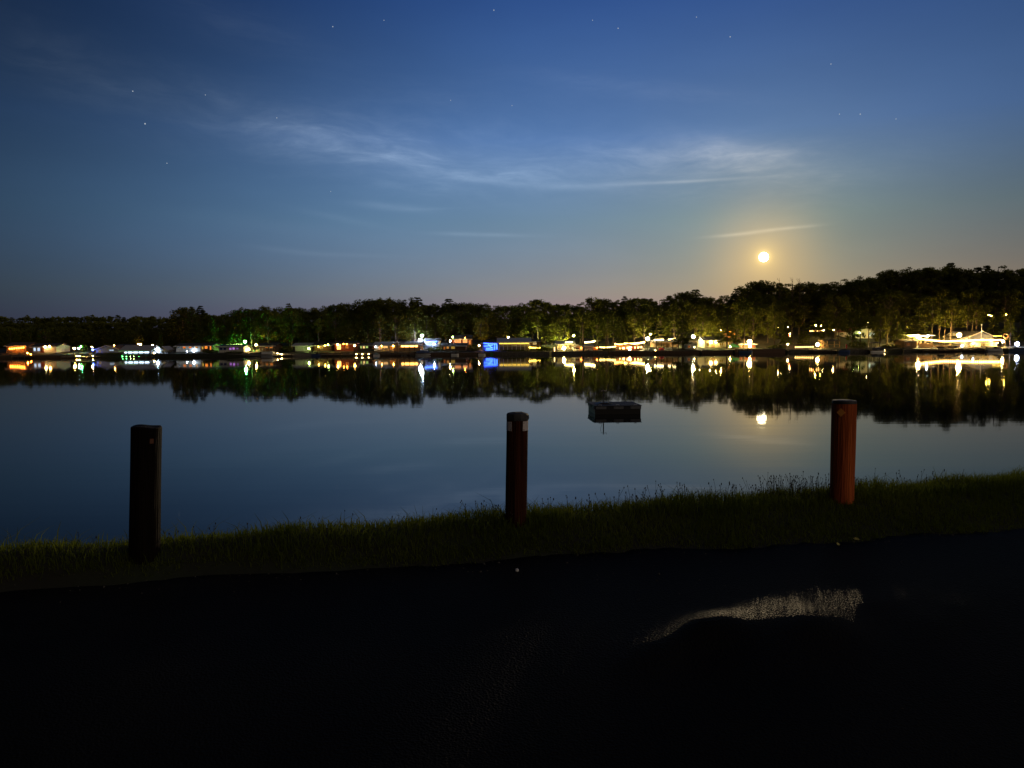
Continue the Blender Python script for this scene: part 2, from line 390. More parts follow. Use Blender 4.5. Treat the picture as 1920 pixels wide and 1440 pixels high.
bp1 = t.nodes.new('ShaderNodeBump'); bp1.inputs['Strength'].default_value = .7; bp1.inputs['Distance'].default_value = .010; t.links.new(n4.outputs['Fac'], bp1.inputs['Height']); t.links.new(bp0.outputs[0], bp1.inputs['Normal']); t.links.new(bp1.outputs[0], bp.inputs['Normal']); t.links.new(bp.outputs[0], b.inputs['Normal'])
rb = random.Random(3)
XR = list(np.arange(-40, -8, 2.0)) + list(np.arange(-8, 9, .08)) + list(np.arange(9, 41, 2.0))
rows = []
top = [(x, roadedge(x) + rb.uniform(-.05, .04)) for x in XR]
vs = []; n = len(XR)
T_ = [0, .3, .5, .62, .70, .76, .80, .83] + [.84 + .13*k/60 for k in range(61)] + [.98, .99, 1.0]
for fy in T_:
    for x, tp in zip(XR, top):
        y = -14 + (tp[1] + 14)*fy; vs.append((x, y, roadz(x, y) + .002*math.sin(x*2.3+y*1.7)*math.sin(y*2.9-x*.6)))
vs += [(x, tp[1] + .02, roadz(x, tp[1]) - .06) for x, tp in zip(XR, top)]
fs = [(j*n+i, j*n+i+1, (j+1)*n+i+1, (j+1)*n+i) for j in range(len(T_)) for i in range(n-1)]
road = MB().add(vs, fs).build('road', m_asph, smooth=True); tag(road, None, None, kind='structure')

# grass on the bank (nobody could count the blades)
rg = np.random.default_rng(5)
def blades(N, x0, x1, t0, t1, lfun, wid, bend):
    X = rg.uniform(x0, x1, N); T = rg.uniform(t0, t1, N)
    clump = np.sin(X*5.1 + np.sin(T*7)*2) * np.sin(T*6.3 + X*1.7) + rg.normal(0, .35, N)
    Y = np.array([postline(x) for x in X]) + T
    keep = np.array([y > roadedge(x) - .05 + rg.uniform(0, .12) for x, y in zip(X, Y)])
    X, Y, T, clump = X[keep], Y[keep], T[keep], clump[keep]
    Z = np.array([terrain(x, y) for x, y in zip(X, Y)]) - .01
    n = len(X); L = np.maximum(.02, np.array([lfun(x, t_) for x, t_ in zip(X, T)]) * (1 + .30*clump) * rg.uniform(.55, 1.25, n))
    a = rg.uniform(0, 2*np.pi, n); bx = np.cos(a); by = np.sin(a); pa = a + np.pi/2 + rg.normal(0, .5, n)
    W = wid * rg.uniform(.6, 1.3, n); Bn = bend * rg.uniform(.15, 1.3, n) * L
    Vv = np.zeros((n, 6, 3))
    for k, (h, bd, ww) in enumerate(((0, 0, 1), (.55, .3, .8), (1, 1, .12))):
        cx = X + bx*Bn*bd; cyy = Y + by*Bn*bd; cz = Z + L*(h - .25*bd*h)
        for s_, sg in ((0, -1), (1, 1)):
            Vv[:, 2*k+s_, 0] = cx + sg*np.cos(pa)*W*ww; Vv[:, 2*k+s_, 1] = cyy + sg*np.sin(pa)*W*ww; Vv[:, 2*k+s_, 2] = cz
    o = np.arange(n)[:, None]*6
    Fq = np.concatenate([o + np.array([0, 1, 3, 2]), o + np.array([2, 3, 5, 4])])
    return Vv.reshape(-1, 3), Fq
def glen(x, t_):
    base_ = .06 + .04*smooth((t_ + .3)/.5) + .025*smooth((x+1)/4)
    return base_ * (.45 + .55*smooth((t_+.75)/.5)) * (.6 + .4*smooth((x+3)/3))
parts = [blades(14000, -6, 7, -1.05, -.3, lambda x, t_: .05, .0028, .9), blades(16000, -6, 8, -.15, .45, lambda x, t_: .07 + .06*smooth((x+3)/5), .0032, .5), blades(26000, -6, 7, -1.0, -.1, lambda x, t_: .075, .0030, .7), blades(30000, -7, 9, -1.0, .6, glen, .0028, .55), blades(5000, -7, 9, -.9, .7, lambda x, t_: .16*(.5+.5*smooth((t_+.6)/.6)), .0035, 1.0), blades(9000, -14, 16, .3, 2.4, lambda x, t_: .12, .004, .6)]
off = 0; Vs = []; Fs = []
for v_, f_ in parts: Vs.append(v_); Fs.append(f_ + off); off += len(v_)
m_grass = leafmat('grass_blades', (.075, .110, .012), (.160, .190, .024), .6)
gr = npmesh('grass', np.concatenate(Vs), np.concatenate(Fs), m_grass); tag(gr, 'rough grass growing along the bank between the asphalt and the lake', 'grass', kind='stuff')
# seed-headed stalks along the crest
sk = MB(); rs = random.Random(11)
for i in range(330):
    px = rs.choice([rs.uniform(880, 1900), rs.uniform(1100, 1640), rs.uniform(300, 1900), rs.uniform(1440, 1600)])
    X = xat(px, 7.0); X = X; tt = rs.uniform(-.05, .45); Y = postline(X) + tt; z = terrain(X, Y)
    h = rs.uniform(.09, .22) * (1.0 if px > 1100 else .72) * (1.15 if 1440 < px < 1560 else 1)
    lx, ly = rs.gauss(0, .03), rs.gauss(0, .03)
    p0 = Vector((X, Y, z - .01)); p1 = p0 + Vector((lx*.4, ly*.4, h*.6)); p2 = p0 + Vector((lx, ly, h))
    sk.tube([p0, p1, p2], [.0016, .0014, .001], 4, cap=False)
    r_ = rs.uniform(.0035, .006)
    kind = rs.random()
    if kind < .7: sk.ball(p2, r_, 6, 4, rs.uniform(1.2, 2.6))
    else:
        sk.ball(p2, r_*.8, 5, 4, 2.0); q = p1 + Vector((rs.gauss(0, .02), rs.gauss(0, .02), h*.28)); sk.tube([p1, q], .001, 4, cap=False); sk.ball(q, r_*.8, 5, 4, 1.5)
m_stalk = mat('dry_stalks', (.035, .030, .018), .9)
so = sk.build('weeds', m_stalk); tag(so, 'thin seed-headed stalks standing above the grass along the crest of the bank', 'weeds', kind='stuff')

# loose grit along the crumbled edge of the asphalt
gm = MB(); rq = random.Random(8)
for i in range(420):
    X = rq.uniform(-5, 6.5); off = rq.gauss(-.05, .10) if rq.random() < .7 else -abs(rq.gauss(0, .8)); Y = roadedge(X) + off; r_ = rq.uniform(.003, .008) * (1.5 if rq.random() < .08 else 1)
    z = max(roadz(X, Y) if off < 0 else -9, terrain(X, Y)); o_ = len(gm.v)
    gm.add([(X+r_*rq.uniform(.7, 1.3), Y, z), (X, Y+r_*rq.uniform(.7, 1.3), z), (X-r_*rq.uniform(.7, 1.3), Y, z), (X, Y-r_*rq.uniform(.7, 1.3), z), (X+r_*.2, Y, z+r_*rq.uniform(.7, 1.2)), (X, Y, z-.02)], [(0, 1, 4), (1, 2, 4), (2, 3, 4), (3, 0, 4), (1, 0, 5), (2, 1, 5), (3, 2, 5), (0, 3, 5)])
go = gm.build('gravel', mat('grit', (.09, .085, .08), .9, noise=.6, nscale=30)); tag(go, 'loose grit scattered along the crumbled edge of the asphalt', 'gravel', kind='stuff')
# small litter on the asphalt edge
def pebble(name, label, cat, px, py, s, m, seed):
    d = ray(px, py); tt = (0.02 - CP.z) / d.z; p = CP + d*tt
    rr_ = random.Random(seed); mb = MB(); mb.ball((0, 0, 0), 1, 9, 6)
    mb.v = [(x*s[0]*rr_.uniform(.85, 1.1), y*s[1]*rr_.uniform(.85, 1.1), z*s[2]*rr_.uniform(.8, 1.1)) for x, y, z in mb.v]
    zz = max(terrain(p.x, p.y), roadz(p.x, p.y) if p.y < roadedge(p.x) else -9)
    o = mb.build(name, m, loc=(p.x, p.y, zz + s[2]*.7), smooth=True); o.rotation_euler = (0, 0, rr_.uniform(0, 3)); tag(o, label, cat); return o
m_peb = mat('pale_pebble', (.62, .62, .66), .7, noise=.2, nscale=20)
pebble('stone', 'pale white stone lying on the asphalt edge below the middle post', 'stone', 969, 1041, (.024, .016, .013), m_peb, 1)
m_dleaf = mat('dry_leaf', (.36, .33, .10), .8)
lf = MB(); lf.add([(-.025, 0, .0), (-.008, .014, .006), (.012, .012, .009), (.03, 0, .002), (.012, -.012, .007), (-.008, -.014, .004)], [(0, 1, 2, 3, 4, 5)])
for (px, py, nm, lb) in ((1572, 979, 'leaf', 'small yellow-green leaf on the turf just below the orange-marked post'), (1606, 972, 'leaf', 'pale dry leaf on the turf to the right of the orange-marked post')):
    d = ray(px, py); p = CP + d * ((.09 - CP.z)/d.z)
    o = lf.build(nm, m_dleaf, loc=(p.x, p.y, terrain(p.x, p.y) + .03)); o.rotation_euler = (.5, .1, px*.7)
    sol = o.modifiers.new('thick', 'SOLIDIFY'); sol.thickness = .002; tag(o, lb, 'leaf')

# ------------------------------------------------------------------ the three bollard posts
def wood(name, c, c2):
    m = mat(name, c, .8, c2=c2, nscale=9, bump=.9, bscale=30, stretch=(3, 3, .16), spec=.12); return m
m_w1 = wood('dark_creosoted_wood', (.007, .004, .003), (.003, .002, .002))
m_w2 = wood('dark_red_wood', (.060, .016, .007), (.018, .006, .004))
m_w3 = wood('orange_red_wood', (.50, .118, .032), (.24, .046, .013))  # wood's red pushed up in place of reddish light on this post
m_capd = mat('weathered_top', (.045, .045, .055), .8, noise=.5, nscale=12)
m_refl = mat('white_reflector', (.60, .55, .58), .35, noise=.15, nscale=30)
m_orr = mat('orange_reflector', (1.0, .40, .08), .35)
def post(name, label, px_t, py_t, px_b, py_b, wpx, Y, m, seed, chamfer=.012, sides=28):
    B = at(px_b, py_b, Y); T = at(px_t, py_t, Y); B.z = min(B.z, terrain(B.x, B.y) + .02)
    H = (T - B).length; rad = wpx * Y / F / 2
    o = thing(name, label, 'post', B, group='wooden bollard posts on the bank')
    o.rotation_euler = Vector((0, 0, 1)).rotation_difference((T - B).normalized()).to_euler()
    rr_ = random.Random(seed); ph = [rr_.uniform(0, 6.28) for _ in range(6)]
    def rd(th, z): return rad * (1 + .022*math.sin(2*th+ph[0]+z*1.2) + .014*math.sin(3*th+ph[1]-z*2) + .010*math.sin(7*th+ph[2]+.6*math.sin(z*3)) + .008*math.sin(17*th+ph[4]+1.2*math.sin(z*2.1)) + .006*math.sin(29*th+ph[5]+2*math.sin(z*1.3+1)) + .012*math.sin(z*5+ph[3]))
    return o, H, rad, rd
def shaft(o, H, rd, m, z1, chamfer, n=88, z0=-.35, name='shaft'):
    zs = list(np.linspace(z0, z1 - chamfer, 22)) + [z1 - chamfer*.45, z1]
    vs = []
    for j, z in enumerate(zs):
        k = 1.0 if j < 22 else (.975 if j == 22 else .90)
        for i in range(n):
            th = 2*math.pi*i/n; r_ = rd(th, z) * k
            vs.append((r_*math.cos(th), r_*math.sin(th), z + (.004*math.sin(3*th) if j == 23 else 0)))
    fs = [(j*n+i, j*n+(i+1) % n, (j+1)*n+(i+1) % n, (j+1)*n+i) for j in range(len(zs)-1) for i in range(n)]
    vs.append((0, 0, z1 + .006)); c = len(vs)-1
    fs += [((len(zs)-1)*n+i, (len(zs)-1)*n+(i+1) % n, c) for i in range(n)] + [tuple(range(n-1, -1, -1))]
    return MB().add(vs, fs).build(name, m, o, smooth=False)
def patch(o, rd, a0, a1, z0, z1, m, name, th=.003, n=8):   # thin plate wrapped on the post; angle 0 faces the viewer
    vs = []
    for z in (z0, z1):
        for k in range(n+1):
            a = R(a0 + (a1-a0)*k/n); r_ = rd(-math.pi/2 + a, z) + th
            vs.append((math.sin(a)*r_, -math.cos(a)*r_, z))
    for z in (z0, z1):
        for k in range(n+1):
            a = R(a0 + (a1-a0)*k/n); r_ = rd(-math.pi/2 + a, z) - .004
            vs.append((math.sin(a)*r_, -math.cos(a)*r_, z))
    q = n+1; fs = []
    for k in range(n): fs += [(k, k+1, q+k+1, q+k), (2*q+k, 3*q+k, 3*q+k+1, 2*q+k+1), (k, 2*q+k, 2*q+k+1, k+1), (q+k, q+k+1, 3*q+k+1, 3*q+k)]
    fs += [(0, q, 3*q, 2*q), (n, 2*q+n, 3*q+n, q+n)]
    return MB().add(vs, fs).build(name, m, o)
p1, H, rad, rd = post('bollard_post', 'thick black round wooden post nearest the camera at the left', 275, 799, 271, 1046, 53, 5.43, m_w1, 1)
shaft(p1, H, rd, m_w1, H, .012)
pl = patch(p1, rd, 38, 52, H-.115, H-.08, mat('dull_red_marker', (.10, .03, .012), .4), 'marker_plate')
p2, H, rad, rd = post('bollard_post', 'slim dark wooden post in the middle with two white reflectors under its worn top', 970.5, 773, 967, 1000, 40, 6.2, m_w2, 2)
shaft(p2, H - .062, rd, m_w2, H - .062, .004)
cz = H - .062
vs = []; n = 10                               # worn many-sided top
cap_prof = [(1.04, 0), (1.07, .018), (1.05, .042), (.93, .056), (.5, .064)]
cm = MB(); cm.lathe([(rad*a, cz + z) for a, z in cap_prof], n); rr_ = random.Random(5)
cm.v = [(x*rr_.uniform(.97, 1.03), y*rr_.uniform(.97, 1.03), z + rr_.uniform(-.003, .003)) for x, y, z in cm.v]
cm.build('post_cap', m_capd, p2)
patch(p2, rd, -88, -33, cz - .088, cz - .012, m_refl, 'reflector')
patch(p2, rd, 30, 86, cz - .085, cz - .006, m_refl, 'reflector')
for a_, z_ in ((-38, cz-.022), (-38, cz-.078), (36, cz-.02), (36, cz-.076)):
    r_ = rd(-math.pi/2+R(a_), z_) + .004; MB().ball((math.sin(R(a_))*r_, -math.cos(R(a_))*r_, z_), .004, 6, 4).build('screw', m_black, p2)
p3, H, rad, rd = post('bollard_post', 'reddish brown wooden post on the right with a small orange diamond reflector', 1583, 750, 1577.5, 957, 42.5, 6.96, m_w3, 3)
shaft(p3, H - .03, rd, m_w3, H - .03, .004)
cm = MB(); cm.lathe([(rad*1.02, H-.03), (rad*1.03, H-.012), (rad*.98, H-.003), (rad*.5, H+.003)], 24)
cm.v = [(x*rr_.uniform(.98, 1.02), y*rr_.uniform(.98, 1.02), z) for x, y, z in cm.v]; cm.build('post_cap', m_capd, p3)
a0 = R(-38); r_ = rd(-math.pi/2 + a0, H-.11) + .004; nrm = Vector((math.sin(a0), -math.cos(a0), 0)); tg = Vector((math.cos(a0), math.sin(a0), 0)); upv = Vector((0, 0, 1)); c0 = nrm*r_ + upv*(H - .11)
dm = MB(); h_ = .040; pts = [c0 + tg*h_*.95, c0 + upv*h_, c0 - tg*h_*.95, c0 - upv*h_]
dm.add(pts + [q - nrm*.012 for q in pts], [(0, 1, 2, 3), (7, 6, 5, 4), (0, 4, 5, 1), (1, 5, 6, 2), (2, 6, 7, 3), (3, 7, 4, 0)])
dm.build('diamond_reflector', m_orr, p3)

# ------------------------------------------------------------------ swim raft
d = ray(1115, 777); p = CP + d * ((WATER - CP.z)/d.z); A = Vector((p.x, p.y, 0))
d = ray(1201, 775.5); p = CP + d * ((WATER - CP.z)/d.z); B = Vector((p.x, p.y, 0))
ex = (B - A).normalized(); W_ = (B - A).length; ey = Vector((-ex.y, ex.x, 0)); rz = math.atan2(ex.y, ex.x)
rz -= R(3)
raft = thing('swim_raft', 'dark square swimming raft with pale edge panels and a short pole, floating on the lake', 'raft', (A.x, A.y, WATER), rz)
D_ = W_*.95
m_rdeck = mat('raft_deck', (.035, .035, .045), .8, noise=.35, nscale=4, stretch=(1, 8, 1)); m_rside = mat('raft_float', (.005, .005, .007), .6)
m_rpan = mat('raft_panel', (.13, .14, .17), .6, noise=.3, nscale=6); m_rblue = mat('raft_fascia', (.012, .014, .024), .7)
MB().box(.02, W_-.02, .02, D_-.02, -.25, .26).build('float', m_rside, raft)
MB().box(0, W_, 0, D_, .262, .43).build('fascia', m_rblue, raft)
dk = MB()
for k in range(14): dk.box(-.03, W_+.03, -.03 + (D_+.06)*k/14, -.03 + (D_+.06)*(k+.93)/14, .432, .462)
dk.build('deck', m_rdeck, raft)
for u0, u1 in ((.03, .25), (.41, .62), (.77, .985)):
    MB().box(W_*u0, W_*u1, -.014, -.002, .275, .42).build('edge_panel', m_rpan, raft)
for v0, v1 in ((.10, .33), (.62, .86)):
    MB().box(-.014, -.002, D_*v0, D_*v1, .275, .42).build('edge_panel', m_rpan, raft)
MB().prism([(W_*.27-.45, 0), (W_*.27+.45, 0), (W_*.27+.18, .07), (W_*.27-.15, .07)], 'y', D_*.35, D_*.65).build('pole_base', m_rside, raft, loc=(0, 0, .464))
px_ = W_*.27; py_ = D_*.5
MB().tube([(px_, py_, .46), (px_, py_, 1.22)], .03, 8).build('pole', m_black, raft)
ar = MB(); ar.tube([(px_-.13, py_, 1.15), (px_, py_, 1.20), (px_+.15, py_, 1.15)], .014, 6); ar.tube([(px_+.15, py_, 1.15), (px_+.16, py_, 1.22)], .016, 6)
ar.build('pole_bracket', m_alum, raft)
MB().tube([(px_-.13, py_, 1.15), (px_-.16, py_, .95), (px_-.10, py_, .70), (px_-.02, py_, .52)], .008, 5).build('rope', m_black, raft)
for sx in (.12, .5, .88):
    MB().tube([(W_*sx-.08, .06, .46), (W_*sx-.08, .06, .50), (W_*sx+.08, .06, .50), (W_*sx+.08, .06, .46)], .012, 6).build('cleat', m_alum, raft)

# ------------------------------------------------------------------ moon and stars
m_moon = emit('moon_face', (1.0, .84, .48), 20.0)
mb = MB(); mb.ball((0, 0, 0), 2500*12.0/F*.68, 32, 20); mo = mb.build('moon', m_moon, loc=CP + MOON*2500, smooth=True)
tag(mo, 'bright golden full moon low in the sky above the right-hand trees', 'moon')
stars = [(249, 171, 1.0), (272, 232, 1.5), (624, 50, .9), (519, 221, .8), (926, 19, 1.0), (1159, 53, 1.0), (1369, 69, 1.0), (1306, 32, .6), (1558, 120, .8), (1574, 214, .7),
         (1613, 214, 1.0), (1680, 223, .6), (313, 306, .7), (720, 38, .5), (385, 178, .5), (960, 198, .5), (845, 188, .5), (1111, 38, .5), (620, 359, .45)]
sm = MB(); SR = 4000
sm.ball((0, 0, 0), 1.0, 8, 6)
s0 = None
for px, py, k in stars:
    me_o = s0.copy() if s0 else sm.build('star', emit('starlight', (.80, .90, 1.0), .50))
    if s0: col.objects.link(me_o)
    else: s0 = me_o
    me_o.location = CP + ray(px, py)*SR; q = SR*1.0/F*(.42+.5*k); me_o.scale = (q, q, q)
    lb = 'tiny white star in the blue night sky'
    if (px, py) == (272, 232): lb = 'brightest white star, high at the left, just below another bright star'
    elif (px, py) == (249, 171): lb = 'bright white star at the left just above the brightest star'
    tag(me_o, lb, 'star', 'stars in the night sky')

# ================================================================== far shore builders
def base(px, Y):
    X = xat(px, Y); return Vector((X, Y, terrain(X, Y)))
BULB = {}
def bulb(name, p, r_, c, I, parent, sz=1.0):
    key = (r_, c, I, sz)
    if key not in BULB:
        o = MB().ball((0, 0, 0), r_, 8, 6, sz).build(name, bulbmat(c, I, r_), parent, loc=p); BULB[key] = o.data; return o
    o = bpy.data.objects.new(name, BULB[key]); col.objects.link(o); o.parent = parent; o.location = p; return o

def window(o, x0, x1, z0, z1, y, m, fr=None, name='window'):
    f = MB(); t_ = .07
    f.box(x0-t_, x1+t_, y-.06, y-.002, z0-t_, z0); f.box(x0-t_, x1+t_, y-.06, y-.002, z1, z1+t_); f.box(x0-t_, x0, y-.06, y-.002, z0, z1); f.box(x1, x1+t_, y-.06, y-.002, z0, z1)
    if x1 - x0 > .8: f.box((x0+x1)/2-.03, (x0+x1)/2+.03, y-.05, y-.002, z0, z1)
    w_ = f.build(name, fr or m_frame, o)
    MB().box(x0+.002, x1-.002, y-.025, y-.004, z0+.002, z1-.002).build('pane', m, w_)
    return w_
def door(o, xc, y, m, w_=.9, h=2.0):
    dd = MB().box(xc-w_/2, xc+w_/2, y-.05, y-.002, .05, h).build('door', m, o)
    MB().ball((xc+w_*.38, y-.08, 1.0), .04, 6, 4).build('handle', m_steel, dd)

def fill_lamp(o, px, y, z):                    # added lamp hidden under the rear eave to light the trees behind
    c, I = ((WARM, 30) if px < 1000 else ((.95, 1, .30), 200) if px < 1112 else ((1, .52, .16), 170) if px < 1215 else ((1, .86, .36), 200) if px < 1420 else ((1, .8, .4), 12) if px < 1690 else ((1, .82, .34), 260))
    arm = MB().box(-.05, .05, y+.004, y+.7, z+.28, z+.36).build('hidden_fill_lamp', m_black, o); bulb('bulb', (0, y+.62, z), .22, c, I, arm)
def house(name, label, cat, px0, px1, Y, dep, py_e, py_r, wall, roof, gable='side', over=.45, wins=(), doors=(), lamps=(), chimney=None, group=None, base_lift=0.0, porch=None):
    pxm = (px0+px1)/2; b_ = base(pxm, Y); b_.z += base_lift
    o = thing(name, label, cat, b_, 0, group)
    x0 = xat(px0, Y) - b_.x; x1 = xat(px1, Y) - b_.x
    he = zat(pxm, py_e, Y) - b_.z; hr = max(he + .35, zat(pxm, py_r, Y) - b_.z)
    wl_ = MB()
    if gable == 'side':
        wl_.prism([(0, -.5), (dep, -.5), (dep, he), (dep/2, hr-.12), (0, he)], 'x', x0, x1)
    else:
        wl_.prism([(x0, -.5), (x1, -.5), (x1, he), ((x0+x1)/2, hr-.12), (x0, he)], 'y', 0, dep)
    wl_.build('wall', wall, o)
    MB().box(x0-.08, x1+.08, -.08, dep+.08, -.6, .12).build('foundation', m_concrete, o)
    rf = MB(); th = .14
    if gable == 'side':
        sl = (hr-he)/(dep/2); ov = over
        rf.prism([(-ov, he-sl*ov), (dep/2, hr), (dep+ov, he-sl*ov), (dep+ov, he-sl*ov+th), (dep/2, hr+th), (-ov, he-sl*ov+th)], 'x', x0-over, x1+over)
    else:
        xc = (x0+x1)/2; sl = (hr-he)/((x1-x0)/2)
        rf.prism([(x0-over, he-sl*over), (xc, hr), (x1+over, he-sl*over), (x1+over, he-sl*over+th), (xc, hr+th), (x0-over, he-sl*over+th)], 'y', -over, dep+over)
    rf.build('roof', roof, o)
    fa = MB()
    if gable == 'side':
        sl = (hr-he)/(dep/2); fa.box(x0-over, x1+over, -over-.04, -over-.002, he-sl*over-.06, he-sl*over+th-.01)
    else:
        for s_ in (-1, 1):
            xa = x0-over if s_ < 0 else x1+over; sl = (hr-he)/((x1-x0)/2); xc = (x0+x1)/2
            fa.prism([(xa, he-sl*over-.05), (xc, hr-.05), (xc, hr+th-.01), (xa, he-sl*over+th-.01)], 'y', -over-.04, -over-.003)
    fa.build('fascia', m_trim if wall in (m_white, m_cream) else m_frame, o)
    for (a, b2, ya, yb, c, L) in wins:
        window(o, xat(a, Y)-b_.x, xat(b2, Y)-b_.x, zat(pxm, yb, Y)-b_.z, zat(pxm, ya, Y)-b_.z, 0, panemat(c, L*.5) if L else m_dglass)
    for (a, m) in doors: door(o, xat(a, Y)-b_.x, 0, m)
    for (a, ya, r_, c, I) in lamps:
        X, Z = xat(a, Y)-b_.x, zat(a, ya, Y)-b_.z
        arm = MB().box(X-.04, X+.04, -.40, -.004, Z+r_*.9, Z+r_*.9+.07).build('wall_lamp', m_black, o)
        bulb('bulb', (X, -.42-r_*.3, Z), r_, c, I*.16, arm)
    if px0 > 600 and x1-x0 > 2.5: fill_lamp(o, pxm, dep+over, he-.15)
    if chimney:
        cx = xat(chimney, Y)-b_.x; MB().box(cx-.35, cx+.35, dep*.55, dep*.55+.7, he, hr+.9).build('chimney', m_stone, o)
    if porch:
        (a, b2, dpt, ya) = porch; X0, X1 = xat(a, Y)-b_.x, xat(b2, Y)-b_.x; zt = zat(pxm, ya, Y)-b_.z
        MB().box(X0, X1, -dpt, -.09, -.35, .10).build('porch_floor', m_deck, o)
        MB().prism([(-dpt-.25, zt-.12), (-.01, zt+.35), (-.01, zt+.47), (-dpt-.25, zt)], 'x', X0-.2, X1+.2).build('porch_roof', roof, o)
        for k in range(4):
            X = X0+.1 + (X1-X0-.2)*k/3; MB().box(X-.07, X+.07, -dpt+.02, -dpt+.16, .10, zt-.09).build('porch_post', m_trim, o)
    return o

def pavilion(name, label, cat, px0, px1, Y, dep, py_e, py_r, roof, back, npost, strip=None, shed=False, group=None, half_wall=None, postm=None, zb=None, hwall=.95):
    pxm = (px0+px1)/2; b_ = base(pxm, Y); b_.z = zb if zb is not None else b_.z; o = thing(name, label, cat, b_, 0, group)
    x0, x1 = xat(px0, Y)-b_.x, xat(px1, Y)-b_.x; he = zat(pxm, py_e, Y)-b_.z; hr = max(he+.25, zat(pxm, py_r, Y)-b_.z)
    MB().box(x0, x1, 0, dep, -.5, .08).build('floor', m_concrete, o)
    for k in range(npost):
        X = x0+.1 + (x1-x0-.2)*k/(npost-1); MB().box(X-.08, X+.08, .05, .21, .08, he-.02).build('post', postm or m_post, o)
    MB().box(x0, x1, dep-.12, dep, .08, he-.02).build('back_wall', back, o)
    ov = .5
    if shed: pf = [(-ov, he), (dep+ov, hr), (dep+ov, hr+.14), (-ov, he+.14)]
    else: pf = [(-ov, he), (dep/2, hr), (dep+ov, he), (dep+ov, he+.12), (dep/2, hr+.14), (-ov, he+.14)]
    MB().prism(pf, 'x', x0-ov, x1+ov).build('roof', roof, o)
    MB().box(x0-ov, x1+ov, -ov-.05, -ov-.003, he-.08, he+.15).build('fascia', m_trim, o)
    if px0 > 600: fill_lamp(o, pxm, dep+.55, he-.2)
    if half_wall: MB().box(x0+.2, x1-.2, .06, .16, .08, hwall).build('railing', half_wall, o)
    if strip:
        c, L, a, b2, hh = strip; X0, X1 = xat(a, Y)-b_.x, xat(b2, Y)-b_.x
        hd = MB().box(X0, X1, .26, .46, he-.16, he-.04).build('light_strip', m_trim, o)
        MB().box(X0+.02, X1-.02, .22, .42, he-.17-hh, he-.165).build('tube', panemat(c, L*.17), hd)
    return o

def lamp_post(name, label, px, py, Y, r_, c, I, group=None, cat='lamp', pole=m_black):
    b_ = base(px, Y); o = thing(name, label, cat, b_, 0, group); h = zat(px, py, Y) - b_.z
    MB().tube([(0, 0, -.2), (0, 0, h-r_*.9)], .05 if h > 1.2 else .03, 6).build('pole', pole, o)
    if h > 1.2: MB().lathe([(r_*1.1, h+r_*.75), (r_*.9, h+r_*1.0), (r_*.2, h+r_*1.25)], 10).build('lamp_hood', pole, o)
    bulb('bulb', (0, 0, h), r_, c, I*((.6 if Y < 190 else 2.4) if name == 'flood_lamp' else .22 if Y < 190 else .6 if 1425 < px < 1690 else 1.8), o); return o

def string_lights(name, label, pts, n, r_, c, I, sag=.0, group=None, poles=True, drop=.12):   # pts: (px,py,Y)
    P = [at(*q) for q in pts]; p0 = P[0]
    o = thing(name, label, 'string lights', (p0.x, p0.y, terrain(p0.x, p0.y)), 0, group); og = Vector(o.location)
    L = [(P[i+1]-P[i]).length for i in range(len(P)-1)]; tot = sum(L); path = []
    def pt(s_):
        for i, l in enumerate(L):
            if s_ <= l or i == len(L)-1:
                f = min(1, s_/l); q = P[i].lerp(P[i+1], f); q.z -= sag*4*f*(1-f); return q - og
            s_ -= l
    path = [pt(tot*k/(n*2)) for k in range(n*2+1)]
    MB().tube(path, .018, 4).build('cord', m_black, o)
    if poles:
        for q in (P[0], P[-1]):
            g_ = terrain(q.x, q.y); MB().tube([(q.x-og.x, q.y-og.y+.06, g_-og.z-.2), (q.x-og.x, q.y-og.y+.06, q.z-og.z+.1)], .05, 6).build('support_pole', m_post, o)
    for k in range(n):
        q = pt(tot*(k+.5)/n); bulb('bulb', (q.x, q.y, q.z-drop), r_, c, I*(.05 if c[2] > .9 and c[0] < .2 else .065 if pts[0][2] > 190.4 else .038), o)
    return o

def dock(label, px0, px1, Y0, Y1, h=.45, m=None, group='docks along the far shore', piles=4):
    X0, X1 = xat(px0, Y0), xat(px1, Y0); o = thing('dock', label, 'dock', ((X0+X1)/2, Y0, WATER), 0, group); hw = (X1-X0)/2
    dk = MB(); n = max(3, int((X1-X0)/.5))
    for k in range(n): dk.box(-hw + 2*hw*k/n, -hw + 2*hw*(k+.94)/n, 0, Y1-Y0, h-.08, h)
    dk.build('deck', m or m_dock, o)
    MB().box(-hw+.01, hw-.01, .02, .12, h-.28, h-.085).build('beam', m_post, o)
    for k in range(piles):
        x = -hw+.12 + (2*hw-.24)*k/(piles-1); MB().tube([(x, -.08, -1.5), (x, -.08, h+.35)], .09, 7).build('pile', m_post, o)
    return o

